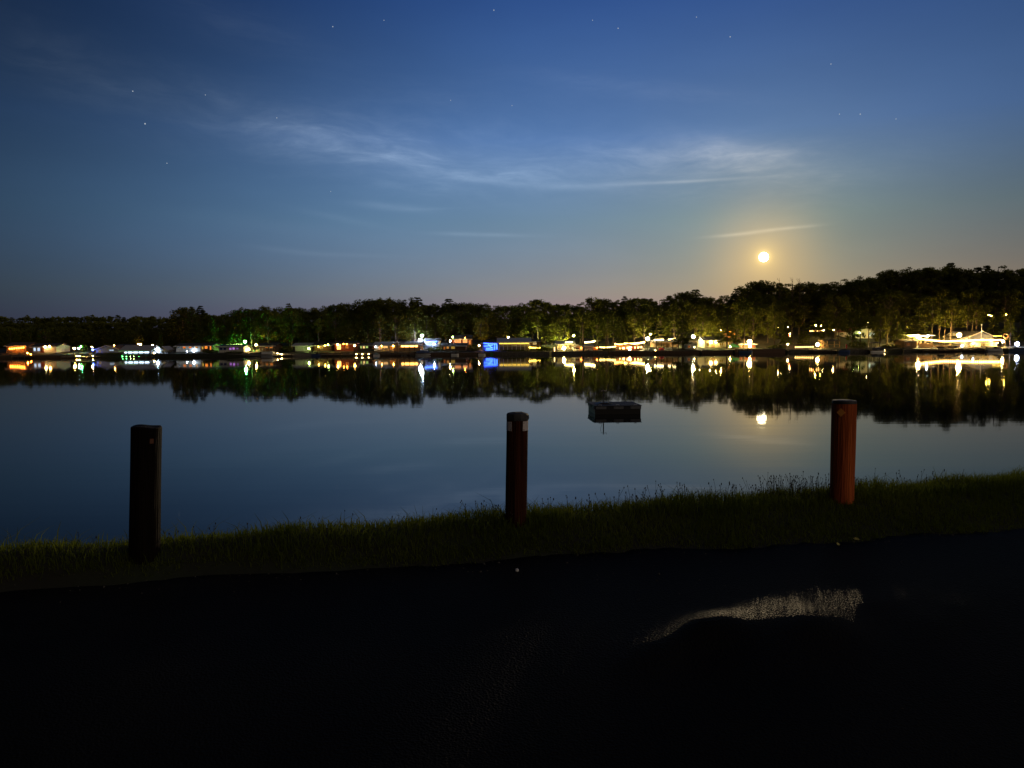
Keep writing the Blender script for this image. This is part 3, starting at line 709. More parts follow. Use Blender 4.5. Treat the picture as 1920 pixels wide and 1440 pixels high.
def boat_hull(L, W, H, nose=.35):
    st = []; n = 9
    for i in range(n):
        u = i/(n-1); wid = W/2 * (1 if u < 1-nose else math.sqrt(max(0.0, 1-((u-1+nose)/nose)**2))*.98 + .02); sh = H*(1 + .25*max(0, u-.6))
        x = -L/2 + L*u
        st.append([(x, -wid, sh), (x, -wid*.8, H*.3), (x, 0, 0), (x, wid*.8, H*.3), (x, wid, sh), (x, wid*.85, sh-.02), (x, 0, H*.45), (x, -wid*.85, sh-.02)])
    vs = [p for s_ in st for p in s_]; k = 8
    fs = [(i*k+j, i*k+(j+1) % k, (i+1)*k+(j+1) % k, (i+1)*k+j) for i in range(n-1) for j in range(k)] + [tuple(range(k-1, -1, -1)), tuple((n-1)*k+j for j in range(k))]
    return MB().add(vs, fs)
def motor_boat(label, px0, px1, Y, hull, cover=None, flip=False, rot=0, group='boats moored at the far shore', lights=()):
    X0, X1 = xat(px0, Y), xat(px1, Y); L = abs(X1-X0); o = thing('motor_boat', label, 'boat', ((X0+X1)/2, Y, WATER-.12), (math.pi if flip else 0) + rot, group)
    W_ = min(2.1, L*.38); H = min(.9, .16*L+.2)
    boat_hull(L, W_, H).build('hull', hull, o)
    MB().prism([(-L*.02, H*.95), (L*.16, H*.95), (L*.10, H*1.0+.45), (L*.075, H*1.0+.45)], 'y', -W_*.36, W_*.36).build('windscreen', m_dglass, o)
    mt = MB(); mt.box(-L/2-.30, -L/2-.02, -.16, .16, H*.5, H+.35); mt.box(-L/2-.22, -L/2-.10, -.06, .06, -.3, H*.5); mt.build('outboard_motor', m_black, o)
    for x in (-L*.28, -L*.10): MB().prism([(x-.2, H*.5), (x+.22, H*.5), (x+.22, H*.75), (x-.1, H*.75), (x-.18, H+.25), (x-.26, H+.25)], 'y', -W_*.28, W_*.28).build('seat', m_canvas, o)
    if cover: MB().prism([(-L*.48, H*.98), (-L*.3, H+.32), (L*.05, H+.42), (L*.3, H*1.15)], 'y', -W_*.42, W_*.42).build('cover', cover, o)
    for x, c, I in lights: bulb('light', (x*L, -W_*.45, H+.25), .10, c, I, o)
    return o
def pontoon_boat(label, px0, px1, Y, canopy, group='boats moored at the far shore', lights=(), rail=None):
    X0, X1 = xat(px0, Y), xat(px1, Y); L = X1-X0; o = thing('pontoon_boat', label, 'boat', ((X0+X1)/2, Y, WATER), 0, group); hw = L/2
    for y in (.35, 1.95): MB().tube([(-hw, y, .12), (-hw+.5, y, .1), (hw-.8, y, .1), (hw, y, .28)], [.24, .30, .30, .06], 10).build('pontoon', m_alum, o)
    MB().box(-hw+.05, hw-.25, 0, 2.3, .42, .52).build('deck', m_deck, o)
    rl = MB(); rl.box(-hw+.1, hw-.5, .03, .07, .60, 1.12); rl.box(-hw+.1, hw-.5, 2.23, 2.27, .60, 1.12); rl.box(-hw+.1, -hw+.14, .08, 2.2, .60, 1.12); rl.build('railing', rail or m_hullw, o)
    MB().box(-hw+.4, -hw+1.6, .3, 2.0, .53, .95).build('bench', m_canvas, o); MB().box(hw*.1, hw*.1+.7, 1.3, 2.0, .53, 1.3).build('helm', m_hullw, o)
    MB().prism([(-hw+.3, 2.35), (-hw+.8, 2.5), (hw*.15, 2.5), (hw*.3, 2.35), (hw*.3, 2.30), (-hw+.3, 2.30)], 'y', .05, 2.25).build('canopy', canopy, o)
    for x in (-hw+.35, hw*.25):
        for y in (.08, 2.2): MB().tube([(x, y, .52), (x, y, 2.32)], .025, 5).build('canopy_pole', m_steel, o)
    for x, c, I in lights: bulb('light', (x*L, -.06, .9), .10, c, I, o)
    return o
def tent(label, px0, px1, py_t, Y, m, kind='dome'):
    b_ = base((px0+px1)/2, Y); o = thing('tent', label, 'tent', b_, 0, 'tents on the far shore'); hw = (xat(px1, Y)-xat(px0, Y))/2; h = zat(px0, py_t, Y)-b_.z
    vs = []; n = 12
    for j in range(6):
        a = j/5*math.pi/2
        for k in range(n):
            th = 2*math.pi*k/n; q = math.cos(a)**.8 if j < 5 else .03
            vs.append((hw*q*math.cos(th), hw*.8*q*math.sin(th), h*math.sin(a)))
    fs = [(j*n+k, j*n+(k+1) % n, (j+1)*n+(k+1) % n, (j+1)*n+k) for j in range(5) for k in range(n)] + [tuple(range(n-1, -1, -1)), tuple(5*n+k for k in range(n))]
    MB().add(vs, fs).build('canopy', m, o)
    MB().prism([(-hw*.3, .05), (hw*.3, .05), (0, h*.62)], 'y', -hw*.86, -hw*.74).build('door_flap', m_canvas, o)
    return o
def canopy_tent(label, px0, px1, py_e, py_t, Y, m):
    b_ = base((px0+px1)/2, Y); o = thing('canopy_tent', label, 'tent', b_, 0, 'tents on the far shore'); hw = (xat(px1, Y)-xat(px0, Y))/2
    he = zat(px0, py_e, Y)-b_.z; ht = zat(px0, py_t, Y)-b_.z; D = min(hw*2, 4.0)
    MB().add([(-hw, 0, he), (hw, 0, he), (hw, D, he), (-hw, D, he), (0, D/2, ht), (-hw, 0, he-.3), (hw, 0, he-.3), (hw, D, he-.3), (-hw, D, he-.3)],
             [(0, 1, 4), (1, 2, 4), (2, 3, 4), (3, 0, 4), (0, 5, 6, 1), (1, 6, 7, 2), (2, 7, 8, 3), (3, 8, 5, 0)]).build('canopy', m, o)
    for x in (-hw+.05, hw-.05):
        for y in (.05, D-.05): MB().tube([(x, y, -.05), (x, y, he-.05)], .03, 6).build('leg', m_steel, o)
    return o

# chairs, tables, campfire, flags
def lawn_chair():
    o = thing('lawn_chair', 'red', 'chair', (0, 0, 0), 0, 'red lawn chairs round the fire')
    MB().box(-.28, .28, -.28, .25, .36, .41).build('seat', m_redp, o)
    MB().prism([(.22, .40), (.28, .40), (.46, 1.0), (.40, 1.0)], 'x', -.27, .27).build('backrest', m_redp, o)
    for x in (-.25, .25):
        for y in (-.24, .24): MB().box(x-.03, x+.03, y-.03, y+.03, 0, .358).build('leg', m_redp, o)
        MB().box(x-.05, x+.05, -.28, .24, .58, .62).build('armrest', m_redp, o)
    return o
def copy_tree(o, parent=None):
    c = o.copy(); col.objects.link(c)
    if parent: c.parent = parent; c.matrix_parent_inverse = o.matrix_parent_inverse.copy()
    for ch in o.children: copy_tree(ch, c)
    return c

# ------------------------------------------------------------------ trees
def leaf_quads(C, S, rgn, flat=0.0):
    n = len(C)
    a = rgn.normal(0, 1, (n, 3)); a[:, 2] *= (1-flat); a /= np.linalg.norm(a, axis=1)[:, None] + 1e-9
    b_ = rgn.normal(0, 1, (n, 3)); b_[:, 2] *= (1-flat); b_ -= (a*b_).sum(1)[:, None]*a; b_ /= np.linalg.norm(b_, axis=1)[:, None] + 1e-9
    a = a*S[:, None]; b_ = b_*(S*.62)[:, None]
    V = np.stack([C-a, C-b_*.9+a*.1, C+a, C+b_*.9-a*.1], 1).reshape(-1, 3)
    return V, np.arange(n*4).reshape(n, 4)
def limb_tubes(limbs, trunk):
    mb = MB(); mb.tube(trunk[0], trunk[1], 8)
    for pts, rad in limbs: mb.tube(pts, rad, 5)
    me = bpy.data.meshes.new('trunk'); me.from_pydata(mb.v, [], mb.f); me.materials.append(m_bark); me.update(); return me
def tree_proto(kind, seed):
    """14 m tall tree: returns trunk mesh and crown mesh"""
    rn = np.random.default_rng(seed); rr_ = random.Random(seed); H = 14.0
    C = []; S = []; limbs = []
    if kind == 'broad':
        lean = rr_.uniform(-.4, .4); trunk = ([(0, 0, -.5), (lean*.3, 0, 3), (lean*.7, .2, 7), (lean, 0, 11.5)], [.30, .24, .17, .05])
        k = 54; lob = [rr_.uniform(0, 6.28) for _ in range(3)]
        for i in range(k):
            z = 3.0 + 10.2*rr_.random()**.8; u = (z-3.0)/10.2; env = 4.6*math.sqrt(max(.05, 1-((u-.45)/.60)**2 if u > .45 else 1-((.45-u)/.62)**2))*(1 + .14*math.sin(2*u*6+lob[0])); th = rr_.uniform(0, 6.28)
            q = env*rr_.uniform(.15, 1.0)**.6*(1 + .18*math.sin(2*th+lob[1])); c = Vector((q*math.cos(th)+lean*.6, q*math.sin(th), z)); r_ = rr_.uniform(.55, 1.15)
            st_ = Vector((lean*.5, 0, max(2.4, z-rr_.uniform(1.2, 3.2))))
            if i % 2: limbs.append(([st_, st_.lerp(c, .55)+Vector((0, 0, .3)), c], [.10, .06, .02]))
            m = int(95*r_*r_+18); d = rn.normal(0, 1, (m, 3)); d /= np.linalg.norm(d, axis=1)[:, None]; d *= (rn.uniform(.1, 1.15, m)**.6)[:, None]*r_*np.array([1.1, 1.1, .95])
            C.append(np.array(c)+d); S.append(rn.uniform(.13, .30, m))
        fl = 0.15
    elif kind == 'layer':                    # hemlock-like: flat, drooping sprays
        trunk = ([(0, 0, -.5), (0, 0, 5), (.15, .1, 10), (.1, 0, 13.8)], [.28, .22, .13, .03])
        z = 2.6
        while z < 13.6:
            f = (z-2.6)/11.2; Rm = 4.3*(1-f)**.75*rr_.uniform(.75, 1.1) + .35; nb = rr_.randint(4, 6); t0 = rr_.uniform(0, 6.28)
            for b2 in range(nb):
                th = t0 + 6.28*b2/nb + rr_.uniform(-.4, .4); L_ = Rm*rr_.uniform(.65, 1.1); e = Vector((L_*math.cos(th), L_*math.sin(th), z - .12*L_ + rr_.uniform(-.2, .3)))
                limbs.append(([(0, 0, z), Vector((0, 0, z)).lerp(e, .5)+Vector((0, 0, .15)), e], [.06, .04, .012]))
                m = int(46*L_); u = rn.uniform(.12, 1.0, m)**.7; side = rn.normal(0, .22, m)*(.35+.9*u)*L_*.55
                px_ = np.cos(th)*L_*u - np.sin(th)*side; py_ = np.sin(th)*L_*u + np.cos(th)*side; pz_ = z + (e.z-z)*u + .15*np.sin(u*3.1) + rn.normal(0, .10, m) - np.abs(side)*.12
                C.append(np.stack([px_, py_, pz_], 1)); S.append(rn.uniform(.13, .32, m))
            z += rr_.uniform(.55, .85)
        fl = .72
    elif kind == 'pine':                     # bare trunk, flat umbrella of dark tufts
        trunk = ([(0, 0, -.5), (.1, 0, 5), (0, .1, 10), (.2, 0, 13.6)], [.24, .20, .14, .03])
        for i in range(26):
            z = rr_.uniform(6.2, 13.7); Rm = 3.4*(1-((z-6.2)/8.2)**1.6)+.35; th = rr_.uniform(0, 6.28); L_ = Rm*rr_.uniform(.5, 1.05)
            e = Vector((L_*math.cos(th), L_*math.sin(th), z+rr_.uniform(-.2, .25))); limbs.append(([(0, 0, z-.3), (e.x*.5, e.y*.5, z), e], [.06, .04, .012]))
            for tuf in (.55, .8, 1.0):
                m = 55; d = rn.normal(0, 1, (m, 3)); d /= np.linalg.norm(d, axis=1)[:, None]; d *= np.array([.75, .75, .22])*rn.uniform(.3, 1, m)[:, None]
                C.append(np.array((e.x*tuf, e.y*tuf, e.z))+d); S.append(rn.uniform(.13, .28, m))
        fl = .5
    elif kind == 'slender':                  # tall thin-crowned tree with a long bare trunk
        trunk = ([(0, 0, -.5), (.1, 0, 5), (.25, .1, 10), (.2, 0, 13.2)], [.26, .21, .14, .04])
        for i in range(20):
            z = rr_.uniform(6.8, 13.6); env = 2.6*math.sqrt(max(.05, 1-((z-10.3)/4.2)**2)); th = rr_.uniform(0, 6.28); q = env*rr_.uniform(.4, 1)
            c = Vector((q*math.cos(th), q*math.sin(th), z)); r_ = rr_.uniform(.55, 1.05); st_ = Vector((.15, 0, z-rr_.uniform(.8, 2)))
            limbs.append(([st_, st_.lerp(c, .5), c], [.07, .045, .015]))
            m = int(170*r_*r_); d = rn.normal(0, 1, (m, 3)); d /= np.linalg.norm(d, axis=1)[:, None]; d *= (rn.uniform(.2, 1, m)**.5)[:, None]*r_*np.array([1.2, 1.2, .6])
            C.append(np.array(c)+d); S.append(rn.uniform(.12, .27, m))
        fl = .3
    elif kind == 'cone':
        trunk = ([(0, 0, -.5), (0, 0, 7), (0, 0, 13.5)], [.25, .15, .03]); z = .8
        while z < 13.9:
            Rm = 3.4*(1-(z-.8)/13.4)+.15
            for b2 in range(9):
                th = rr_.uniform(0, 6.28); L_ = Rm*rr_.uniform(.75, 1.08); m = int(18*L_+6); u = rn.uniform(.1, 1, m); sd = rn.normal(0, .2, m)*L_*.5
                C.append(np.stack([np.cos(th)*L_*u-np.sin(th)*sd, np.sin(th)*L_*u+np.cos(th)*sd, z-.25*L_*u+rn.normal(0, .1, m)], 1)); S.append(rn.uniform(.14, .3, m))
            limbs.append(([(0, 0, z), (Rm*.6, 0, z-.2)], [.04, .01])); z += .6
        fl = .5
    C = np.concatenate(C); S = np.concatenate(S); V, Fq = leaf_quads(C, S, rn, fl)
    me = bpy.data.meshes.new('crown'); m_ = {'broad': m_leaf, 'slender': m_leaf, 'layer': m_needle, 'pine': m_pine, 'cone': m_needle}[kind]
    me.vertices.add(len(V)); me.vertices.foreach_set('co', V.astype(np.float32).ravel()); me.loops.add(Fq.size); me.loops.foreach_set('vertex_index', Fq.astype(np.int32).ravel())
    me.polygons.add(len(Fq)); me.polygons.foreach_set('loop_start', np.arange(0, Fq.size, 4, dtype=np.int32)); me.update(calc_edges=True); me.materials.append(m_)
    return limb_tubes(limbs, trunk), me, V, Fq
PROTO = {}
for i, k in enumerate(['broad', 'broad', 'broad', 'broad', 'layer', 'layer', 'layer', 'slender', 'slender', 'pine', 'cone']):
    PROTO.setdefault(k, []).append(tree_proto(k, 40+i))
NAMES = {'broad': 'leafy_tree', 'layer': 'hemlock_tree', 'slender': 'slender_tree', 'pine': 'pine_tree', 'cone': 'fir_tree'}
rt = random.Random(21)
def tree(kind, px, Y, py_top, label, group, wid=1.0, var=None):
    b_ = base(px, Y); h = zat(px, py_top, Y) - b_.z; tm, cm, _, _ = PROTO[kind][var if var is not None else rt.randrange(len(PROTO[kind]))]
    o = thing(NAMES[kind], label, 'tree', b_, rt.uniform(0, 6.28), group)
    s = max(.15, h/14.0); q = s*wid; o.scale = (q, q, s)
    for nm, me in (('trunk', tm), ('crown', cm)):
        c = bpy.data.objects.new(nm, me); col.objects.link(c); c.parent = o
    return o

# ================================================================== the far shore, from left to right
G_H = 'cottages along the far shore'; G_L = 'lamps along the far shore'; G_D = 'small lights along docks and lawn edges'; G_S = 'strings of lights on the far shore'; G_B = 'retaining walls along the far shore'
# retaining walls at the waterline
def seawall(label, px0, px1, h, m, th=.4):
    X0, X1 = xat(px0, SHORE), xat(px1, SHORE); o = thing('retaining_wall', label, 'wall', ((X0+X1)/2, SHORE-1.0, WATER), 0, G_B); hw = (X1-X0)/2 - .05
    MB().box(-hw, hw, 0, th, -1.6, h).build('wall_face', m, o)
    cp = MB(); n = max(1, int(2*hw/2.4))
    for k in range(n): cp.box(-hw-.04+2*hw*k/n, -hw+2*hw*(k+.985)/n, -.06, th+.06, h+.002, h+.10)
    cp.build('coping', m_concrete, o)
for a in [('low dark retaining wall under the orange-lit cottages at the far left', -80, 215, .55, m_post), ('pale low wall running past the white cottage and the green-lit trees', 300, 600, .6, m_concrete),
          ('dark timber wall between the lantern dock and the grey pavilion', 668, 920, .6, m_post), ('grassy stone-faced wall below the long grey-roofed pavilion', 925, 1030, .62, m_stone),
          ('dark stone wall below the star-bright lamp and the two small cabins', 1034, 1140, .66, m_stone), ('long dark wall below the orange party canopy and the tents', 1143, 1310, .62, m_post),
          ('dark wall below the lawn of the yellow cottage', 1314, 1372, .6, m_post), ('high dark wall below the dazzling lamp on the red deck', 1376, 1470, .95, m_brown),
          ('low stone wall below the orange stairs and the small gazebo', 1476, 1655, .55, m_stone), ('long low wall below the bright string of bulbs at the right', 1690, 2010, .6, m_stone)]:
    seawall(*a)

# --- far left cove
house('cottage', 'small cottage at the far left edge glowing orange under a row of bulbs', 'cottage', 12, 49, 192, 6, 648.5, 643, m_tan, m_roofb, wins=[(18, 24, 652, 657, ORANGE, 1.6), (30, 38, 652, 657, ORANGE, 2.0)], group=G_H)
string_lights('string_lights', 'short row of warm bulbs under the eave of the far-left orange cottage', [(16, 653, 191), (46, 650.5, 191)], 7, .17, ORANGE, 26, .05, G_S, poles=True)
MB0 = dock('orange-lit dock in front of the cottage at the far left edge', 20, 58, 181.5, 183.0, .5, m_deck)
for i, (px, py, c, I, lb) in enumerate([(51, 662, ORANGE, 26, 'orange lamp on the far-left dock, the left of a close pair'), (57, 664.5, ORANGE, 18, 'orange lamp on the far-left dock, the right of a close pair')]):
    lamp_post('dock_light', lb, px, py, 184.6, .16, c, I, G_D)
house('cottage', 'cottage near the far left with a bluish-white left half and dazzling right half', 'cottage', 61, 105, 191, 6, 650, 644.5, m_white, m_roof, wins=[(63, 67, 652, 658, COOL, 2.2), (70, 75, 652, 658, COOL, 1.8)], lamps=[(87, 650.5, .24, WHITE, 48), (95, 649.5, .26, WARM, 52)], doors=[(79, m_red)], group=G_H)
lamp_post('yard_lamp', 'warm lamp standing apart left of the green-lit bush in the left cove', 139, 653, 190, .22, WARM, 20, G_L)
lamp_post('yard_lamp', 'small cool white lamp beside the warm lamp in the left cove', 147, 653, 190, .14, COOL, 9, G_L)
lamp_post('yard_lamp', 'green lamp under the small bush in the left cove', 152, 650, 192, .12, GREEN, 12, G_L)
lamp_post('yard_lamp', 'blue lamp left of the brown-roofed house in the left cove', 173.5, 656, 188, .20, BLUE, 14, G_L)
lamp_post('yard_lamp', 'small warm lamp just above the blue one in the left cove', 172, 650.5, 190, .10, WARM, 8, G_L)
dock('long low dock with yellow and green lamps in the left cove', 112, 178, 180.0, 182.2, .35, m_dock, piles=6)
for px, py, c, I, lb in [(143, 667.5, YEL, 9, 'yellow dock lamp in the left cove, leftmost of its row'), (148, 668, LIME, 8, 'yellow-green dock lamp, second from the left in the left cove'), (156, 669, WARM, 12, 'warm dock lamp in the middle of the row in the left cove'),
                         (162, 669.5, WARM, 12, 'warm dock lamp, second from the right in the left cove row'), (173.5, 667.5, WHITE, 10, 'white dock lamp at the right end of the row in the left cove')]:
    lamp_post('dock_light', lb, px, py, 181.0, .12, c, I, G_D, pole=m_post)
house('cottage', 'wide brown-roofed house with pale walls left of the blue-white boathouse', 'cottage', 180, 222, 189, 8, 655, 648, m_white, m_roofb, gable='front', wins=[(184, 189, 657, 660.5, WHITE, .5), (205, 213, 655.5, 658, COOL, 1.2)], lamps=[(216, 647.5, .14, WARM, 16)], group=G_H)
house('cottage', 'low house behind the blue-white boathouse with a warm-lit wall', 'cottage', 218, 243, 195, 6, 650, 646, m_cream, m_roof, lamps=[(243, 651, .14, WARM, 16)], wins=[(224, 230, 651, 654, WARM, .8)], group=G_H)
bh = pavilion('boathouse', 'wide grey-roofed boathouse with a long blue-white light strip and green lamps', 'boathouse', 227, 280, 182.4, 6, 658.5, 648.5, m_roofg, m_greyw, 6, (COOL, 22, 232, 279, .30), half_wall=m_bluew, zb=-2.15, hwall=.5)
dock('dark dock with a row of green lamps before the blue-white boathouse', 226, 284, 180.3, 182.3, .25, m_post, piles=6)
for i, px in enumerate((229, 236, 244, 250, 260)):
    lamp_post('dock_light', ['leftmost', 'second from the left', 'middle', 'second from the right', 'rightmost'][i] + ' of five green dock lamps before the blue-white boathouse', px, 668.8, 181.0, .09, (LIME if i in (2, 3) else GREEN), 6, G_D, pole=m_post)
lamp_post('yard_lamp', 'bright green lamp at the right end of the blue-white boathouse', 281, 667, 183.6, .18, GREEN, 22, G_L)
lamp_post('yard_lamp', 'white lamp just right of the green lamp by the blue-white boathouse', 288.5, 662.5, 185.5, .24, WHITE, 16, G_L)
lamp_post('yard_lamp', 'cool white lamp below the small fir tree', 295, 656.5, 188, .26, COOL, 90, G_L)
lamp_post('yard_lamp', 'left of two warm lamps on the hill behind the blue-white boathouse', 259, 645.5, 203, .18, WARM, 20, G_L)
lamp_post('yard_lamp', 'right of two warm lamps on the hill behind the blue-white boathouse', 263.5, 645.5, 203, .20, WARM, 24, G_L)
lamp_post('yard_lamp', 'single warm lamp on the hill left of the small fir tree', 286.5, 647, 203, .16, WARM, 14, G_L)
house('cottage', 'tiny white gabled shed lit beside the small fir tree', 'shed', 299, 312, 190, 3.5, 655, 650, m_white, m_roofg, gable='front', over=.3, wins=[(303, 308, 655.5, 658, WHITE, .7)], group=G_H)

# --- white cottage, purple-window houseboat, green lamp
house('cottage', 'white-sided cottage with a row of orange windows and a blue-white lamp', 'cottage', 330, 376, 189, 7, 649, 644.5, m_white, m_roof, wins=[(333, 337, 650, 653, COOL, .2), (343, 348, 649.8, 653, ORANGE, 1.7), (354, 359, 649.8, 653, ORANGE, 1.6), (366, 370, 649.8, 653, WARM, 1.4)], lamps=[(364.5, 657.5, .30, COOL, 34)], group=G_H)
lamp_post('yard_lamp', 'pale lamp lighting the front of the white-sided cottage', 350, 659, 185.6, .07, COOL, 10, G_L)
house('cottage', 'dark cottage with three warm windows partly behind a tree right of the white-sided cottage', 'cottage', 377, 398, 190, 6, 648, 643.5, m_brown, m_roof, wins=[(377.5, 381, 650, 654.5, YEL, 1.6), (384, 389, 649, 653.5, ORANGE, 2.6), (393.5, 396, 649, 656, ORANGE, 2.4)], group=G_H)
hb = house('houseboat', 'flat-roofed white house with a dark window band glowing purple', 'house', 410, 456, 186, 6, 649.5, 648, m_white, m_black, over=.55,
      wins=[(412, 417, 652, 656, BLUE, .02), (419, 424, 652, 656, BLUE, .02), (430, 434, 652, 656, PURPLE, 1.0), (436, 440, 651.5, 655.5, PURPLE, 1.3), (443, 447, 652, 655, PURPLE, .4)], group=G_H)
bar = string_lights('string_lights', 'pale glowing line of lights above the flat roof of the purple-window house', [(417, 646.3, 193), (455, 645.5, 193)], 12, .09, LIME, 6, 0, G_S, drop=.03)
lamp_post('flood_lamp', 'green floodlight shining up into the trees right of the purple-window house', 460, 640.5, 195, .30, GREEN, 85, G_L)
lamp_post('yard_lamp', 'white lamp at the right side of the purple-window house', 466, 655, 188, .30, WHITE, 70, G_L)
lamp_post('yard_lamp', 'yellowish lamp left of the white lamp by the purple-window house', 458, 652.5, 187.5, .20, LIME, 26, G_L)
lamp_post('yard_lamp', 'warm lamp on the slope right of the white lamp and the green floodlight', 480.5, 646.5, 197, .22, WARM, 44, G_L)
house('cottage', 'dark cottage with two small orange windows between the green-lit trees', 'cottage', 486, 515, 190, 6, 648.5, 644, m_brown, m_roof, wins=[(498, 502, 650.5, 652, ORANGE, 1.6), (506, 511, 650.3, 652.3, ORANGE, 2.2)], group=G_H)
pontoon_boat('long pale pontoon boat moored beside three small white lamps', 489, 514, 180.5, m_canvas)
dock('pale dock left of the lime-lit cabin with three white lamps', 512, 548, 181.2, 183, .4, m_dock)
for i, px in enumerate((520, 524.5, 528)):
    lamp_post('dock_light', ('left', 'middle', 'right')[i] + ' of three close white lamps on the dock left of the lime-lit cabin', px, (662.5, 664, 664.5)[i], 182.0, .12, WHITE, 8, G_D)
house('cottage', 'small cabin with its whole front wall lit lime white', 'cottage', 553, 583, 190, 6, 648, 644, m_white, m_roofg, over=.7, wins=[(571, 575, 651, 656, LIME, .5)], group=G_H)
lamp_post('flood_lamp', 'low flood lamp lighting the front wall of the lime-white cabin', 566, 662.6, 185.4, .10, LIME, 75, G_L)
lamp_post('yard_lamp', 'bright lime lamp at the corner of the lime-white cabin', 579, 653.5, 187.6, .22, LIME, 30, G_L)
motor_boat('dark motorboat on the bank right of the lime-lit cabin', 584, 602, 183.2, m_hullb)
house('cottage', 'low dark cottage with three yellow lamps under its eave left of the bright doorway', 'cottage', 588, 622, 190, 6, 647.5, 643, m_brown, m_roof, lamps=[(598, 650, .13, YEL, 12), (610, 648, .16, YEL, 16), (616, 646.5, .16, LIME, 18)], wins=[(600, 605, 650, 654, YEL, .7)], group=G_H)

# --- bright doorway cottage, lantern, orange boathouse
house('cottage', 'dark cottage with a dazzling bright open doorway and a curved deck', 'cottage', 627, 663, 189, 7, 645, 641, m_red, m_roof, wins=[(632, 639, 645.5, 655, WARM, 9), (648, 653, 648, 653, ORANGE, 1.0)], lamps=[(634, 646, .22, WARM, 40), (645, 645, .13, ORANGE, 14), (651, 645, .13, ORANGE, 14)], group=G_H)
dock('curved pale dock in front of the bright doorway', 600, 664, 180.6, 183, .5, m_dock, piles=6)
lamp_post('lantern', 'tall bright arched lantern at the right end of the doorway cottage', 665, 648, 184.8, .24, WARM, 44, G_L)
house('cottage', 'dark small cottage with a row of pale little windows under the trees', 'cottage', 672, 697, 195, 6, 648, 644, m_brown, m_roof, wins=[(676, 678, 649, 653, LIME, 1.6), (680.5, 684, 648.8, 653, WHITE, 2.4), (686, 690, 649, 652.5, LIME, 1.4)], group=G_H)
for i, px in enumerate((668, 679, 691)):
    lamp_post('dock_light', ('left', 'middle', 'right')[i] + ' of three evenly spaced white lamps low over the water right of the lantern', px, 664.5, 182.2, .16, WHITE, 12, G_D, pole=m_post)
dock('low dock with three evenly spaced white lamps right of the lantern', 664, 698, 181.8, 183, .35, m_post)
house('cottage', 'white-trimmed cottage with pinkish lit windows and a wide grey roof', 'cottage', 702, 744, 189, 7, 647.5, 642, m_cream, m_roofg, wins=[(709, 714, 649, 655, (1, .62, .45), 1.4), (719, 727, 648.7, 652.5, (1, .66, .42), 2.2), (731, 736, 650, 656, ORANGE, .8)], doors=[(741, m_tan)], lamps=[(705, 650, .10, COOL, 12), (716, 648.6, .10, WARM, 14), (738, 648.5, .12, WARM, 20)], group=G_H)
motor_boat('covered blue boat in front of the left end of the pinkish-lit cottage', 700, 712, 181.0, m_hullw, m_tblue)
bh2 = pavilion('boathouse', 'orange-lit open boathouse with a blazing bar of light under its eave', 'boathouse', 747, 788, 188, 6, 646.5, 641, m_roofb, m_torange, 5, (WARM, 46, 752, 783, .38), half_wall=m_tan)
house('chimney_tower', 'narrow tall tan timber tower between the pinkish cottage and the orange boathouse', 'tower', 743, 747, 186.5, .8, 643, 640, m_tan, m_roofb, gable='front', over=.1)
lamp_post('flood_lamp', 'low orange lamp at the foot of the orange-lit boathouse', 760, 661, 185.2, .10, ORANGE, 40, G_L)
motor_boat('open pale motorboat pulled up before the orange boathouse, the left of two', 752, 767, 183.3, m_hullw, None)
motor_boat('open pale motorboat pulled up before the orange boathouse, the right of two', 769, 787, 183.2, m_hullw, None)
dock('orange-lit dock stretching before the pinkish cottage and the orange boathouse', 713, 778, 180.8, 182.6, .45, m_deck, piles=7)
pontoon_boat('blue-sided pontoon boat moored right of the orange-lit dock', 780, 806, 179.5, m_tblue, rail=m_hullb)
lamp_post('flood_lamp', 'higher of two blue-white lamps on a pole right of the orange boathouse', 791.5, 629, 196, .26, COOL, 70, G_L, pole=m_steel)
lamp_post('flood_lamp', 'lower and larger of two blue-white lamps right of the orange boathouse', 788, 638, 192, .36, COOL, 90, G_L, pole=m_steel)
o = house('cottage', 'dark cottage outlined by a blue light strip along its eave', 'cottage', 797, 822, 194, 6, 639.5, 635, m_greyw, m_roof, group=G_H)
string_lights('string_lights', 'blue-white row of bulbs along the eave of the dark cottage beside two white lamps', [(796, 639, 193), (819, 639.5, 193)], 11, .15, (.06, .17, 1), 9, .15, G_S)
lamp_post('yard_lamp', 'small bluish lamp below the right end of the blue bulb row', 814, 645, 190, .14, COOL, 12, G_L)
house('cottage', 'dark brown lower cottage with two dim square windows', 'cottage', 828, 873, 189, 6, 648.5, 644, m_brown, m_roof, wins=[(832, 834.5, 650, 655, ORANGE, .7), (837.5, 841.5, 648.8, 653.5, WARM, 1.0), (846, 852.5, 649.5, 654, YEL, .7)], group=G_H)
house('house', 'upper house glowing reddish pink through wide windows above the brown cottage', 'house', 847, 883, 200, 7, 635.5, 629, m_red, m_roof, wins=[(853, 864, 636.5, 644, (1, .42, .24), 2.4), (868, 876, 637, 644, (1, .48, .28), 2.8), (880, 882.5, 638, 645, ORANGE, 1.6)], lamps=[(849.5, 632, .16, LIME, 16), (872, 634, .12, ORANGE, 14)], group=G_H)
lamp_post('yard_lamp', 'narrow white lamp left of the reddish upper house', 844, 639.5, 196, .14, WHITE, 16, G_L)
for i, (px, py) in enumerate(((827, 662.3), (833, 661), (837.5, 662.7), (844.5, 661.3), (851, 661.7))):
    lamp_post('dock_light', ['leftmost', 'second from the left', 'middle', 'second from the right', 'rightmost'][i] + ' of five warm lights on the shore below the brown cottage', px, py, 184.5, .12, (WARM, YEL, WHITE, LIME, LIME)[i], 8, G_D)
motor_boat('small white boat moored at the shore below the brown cottage', 846, 860, 180.2, m_hullw)
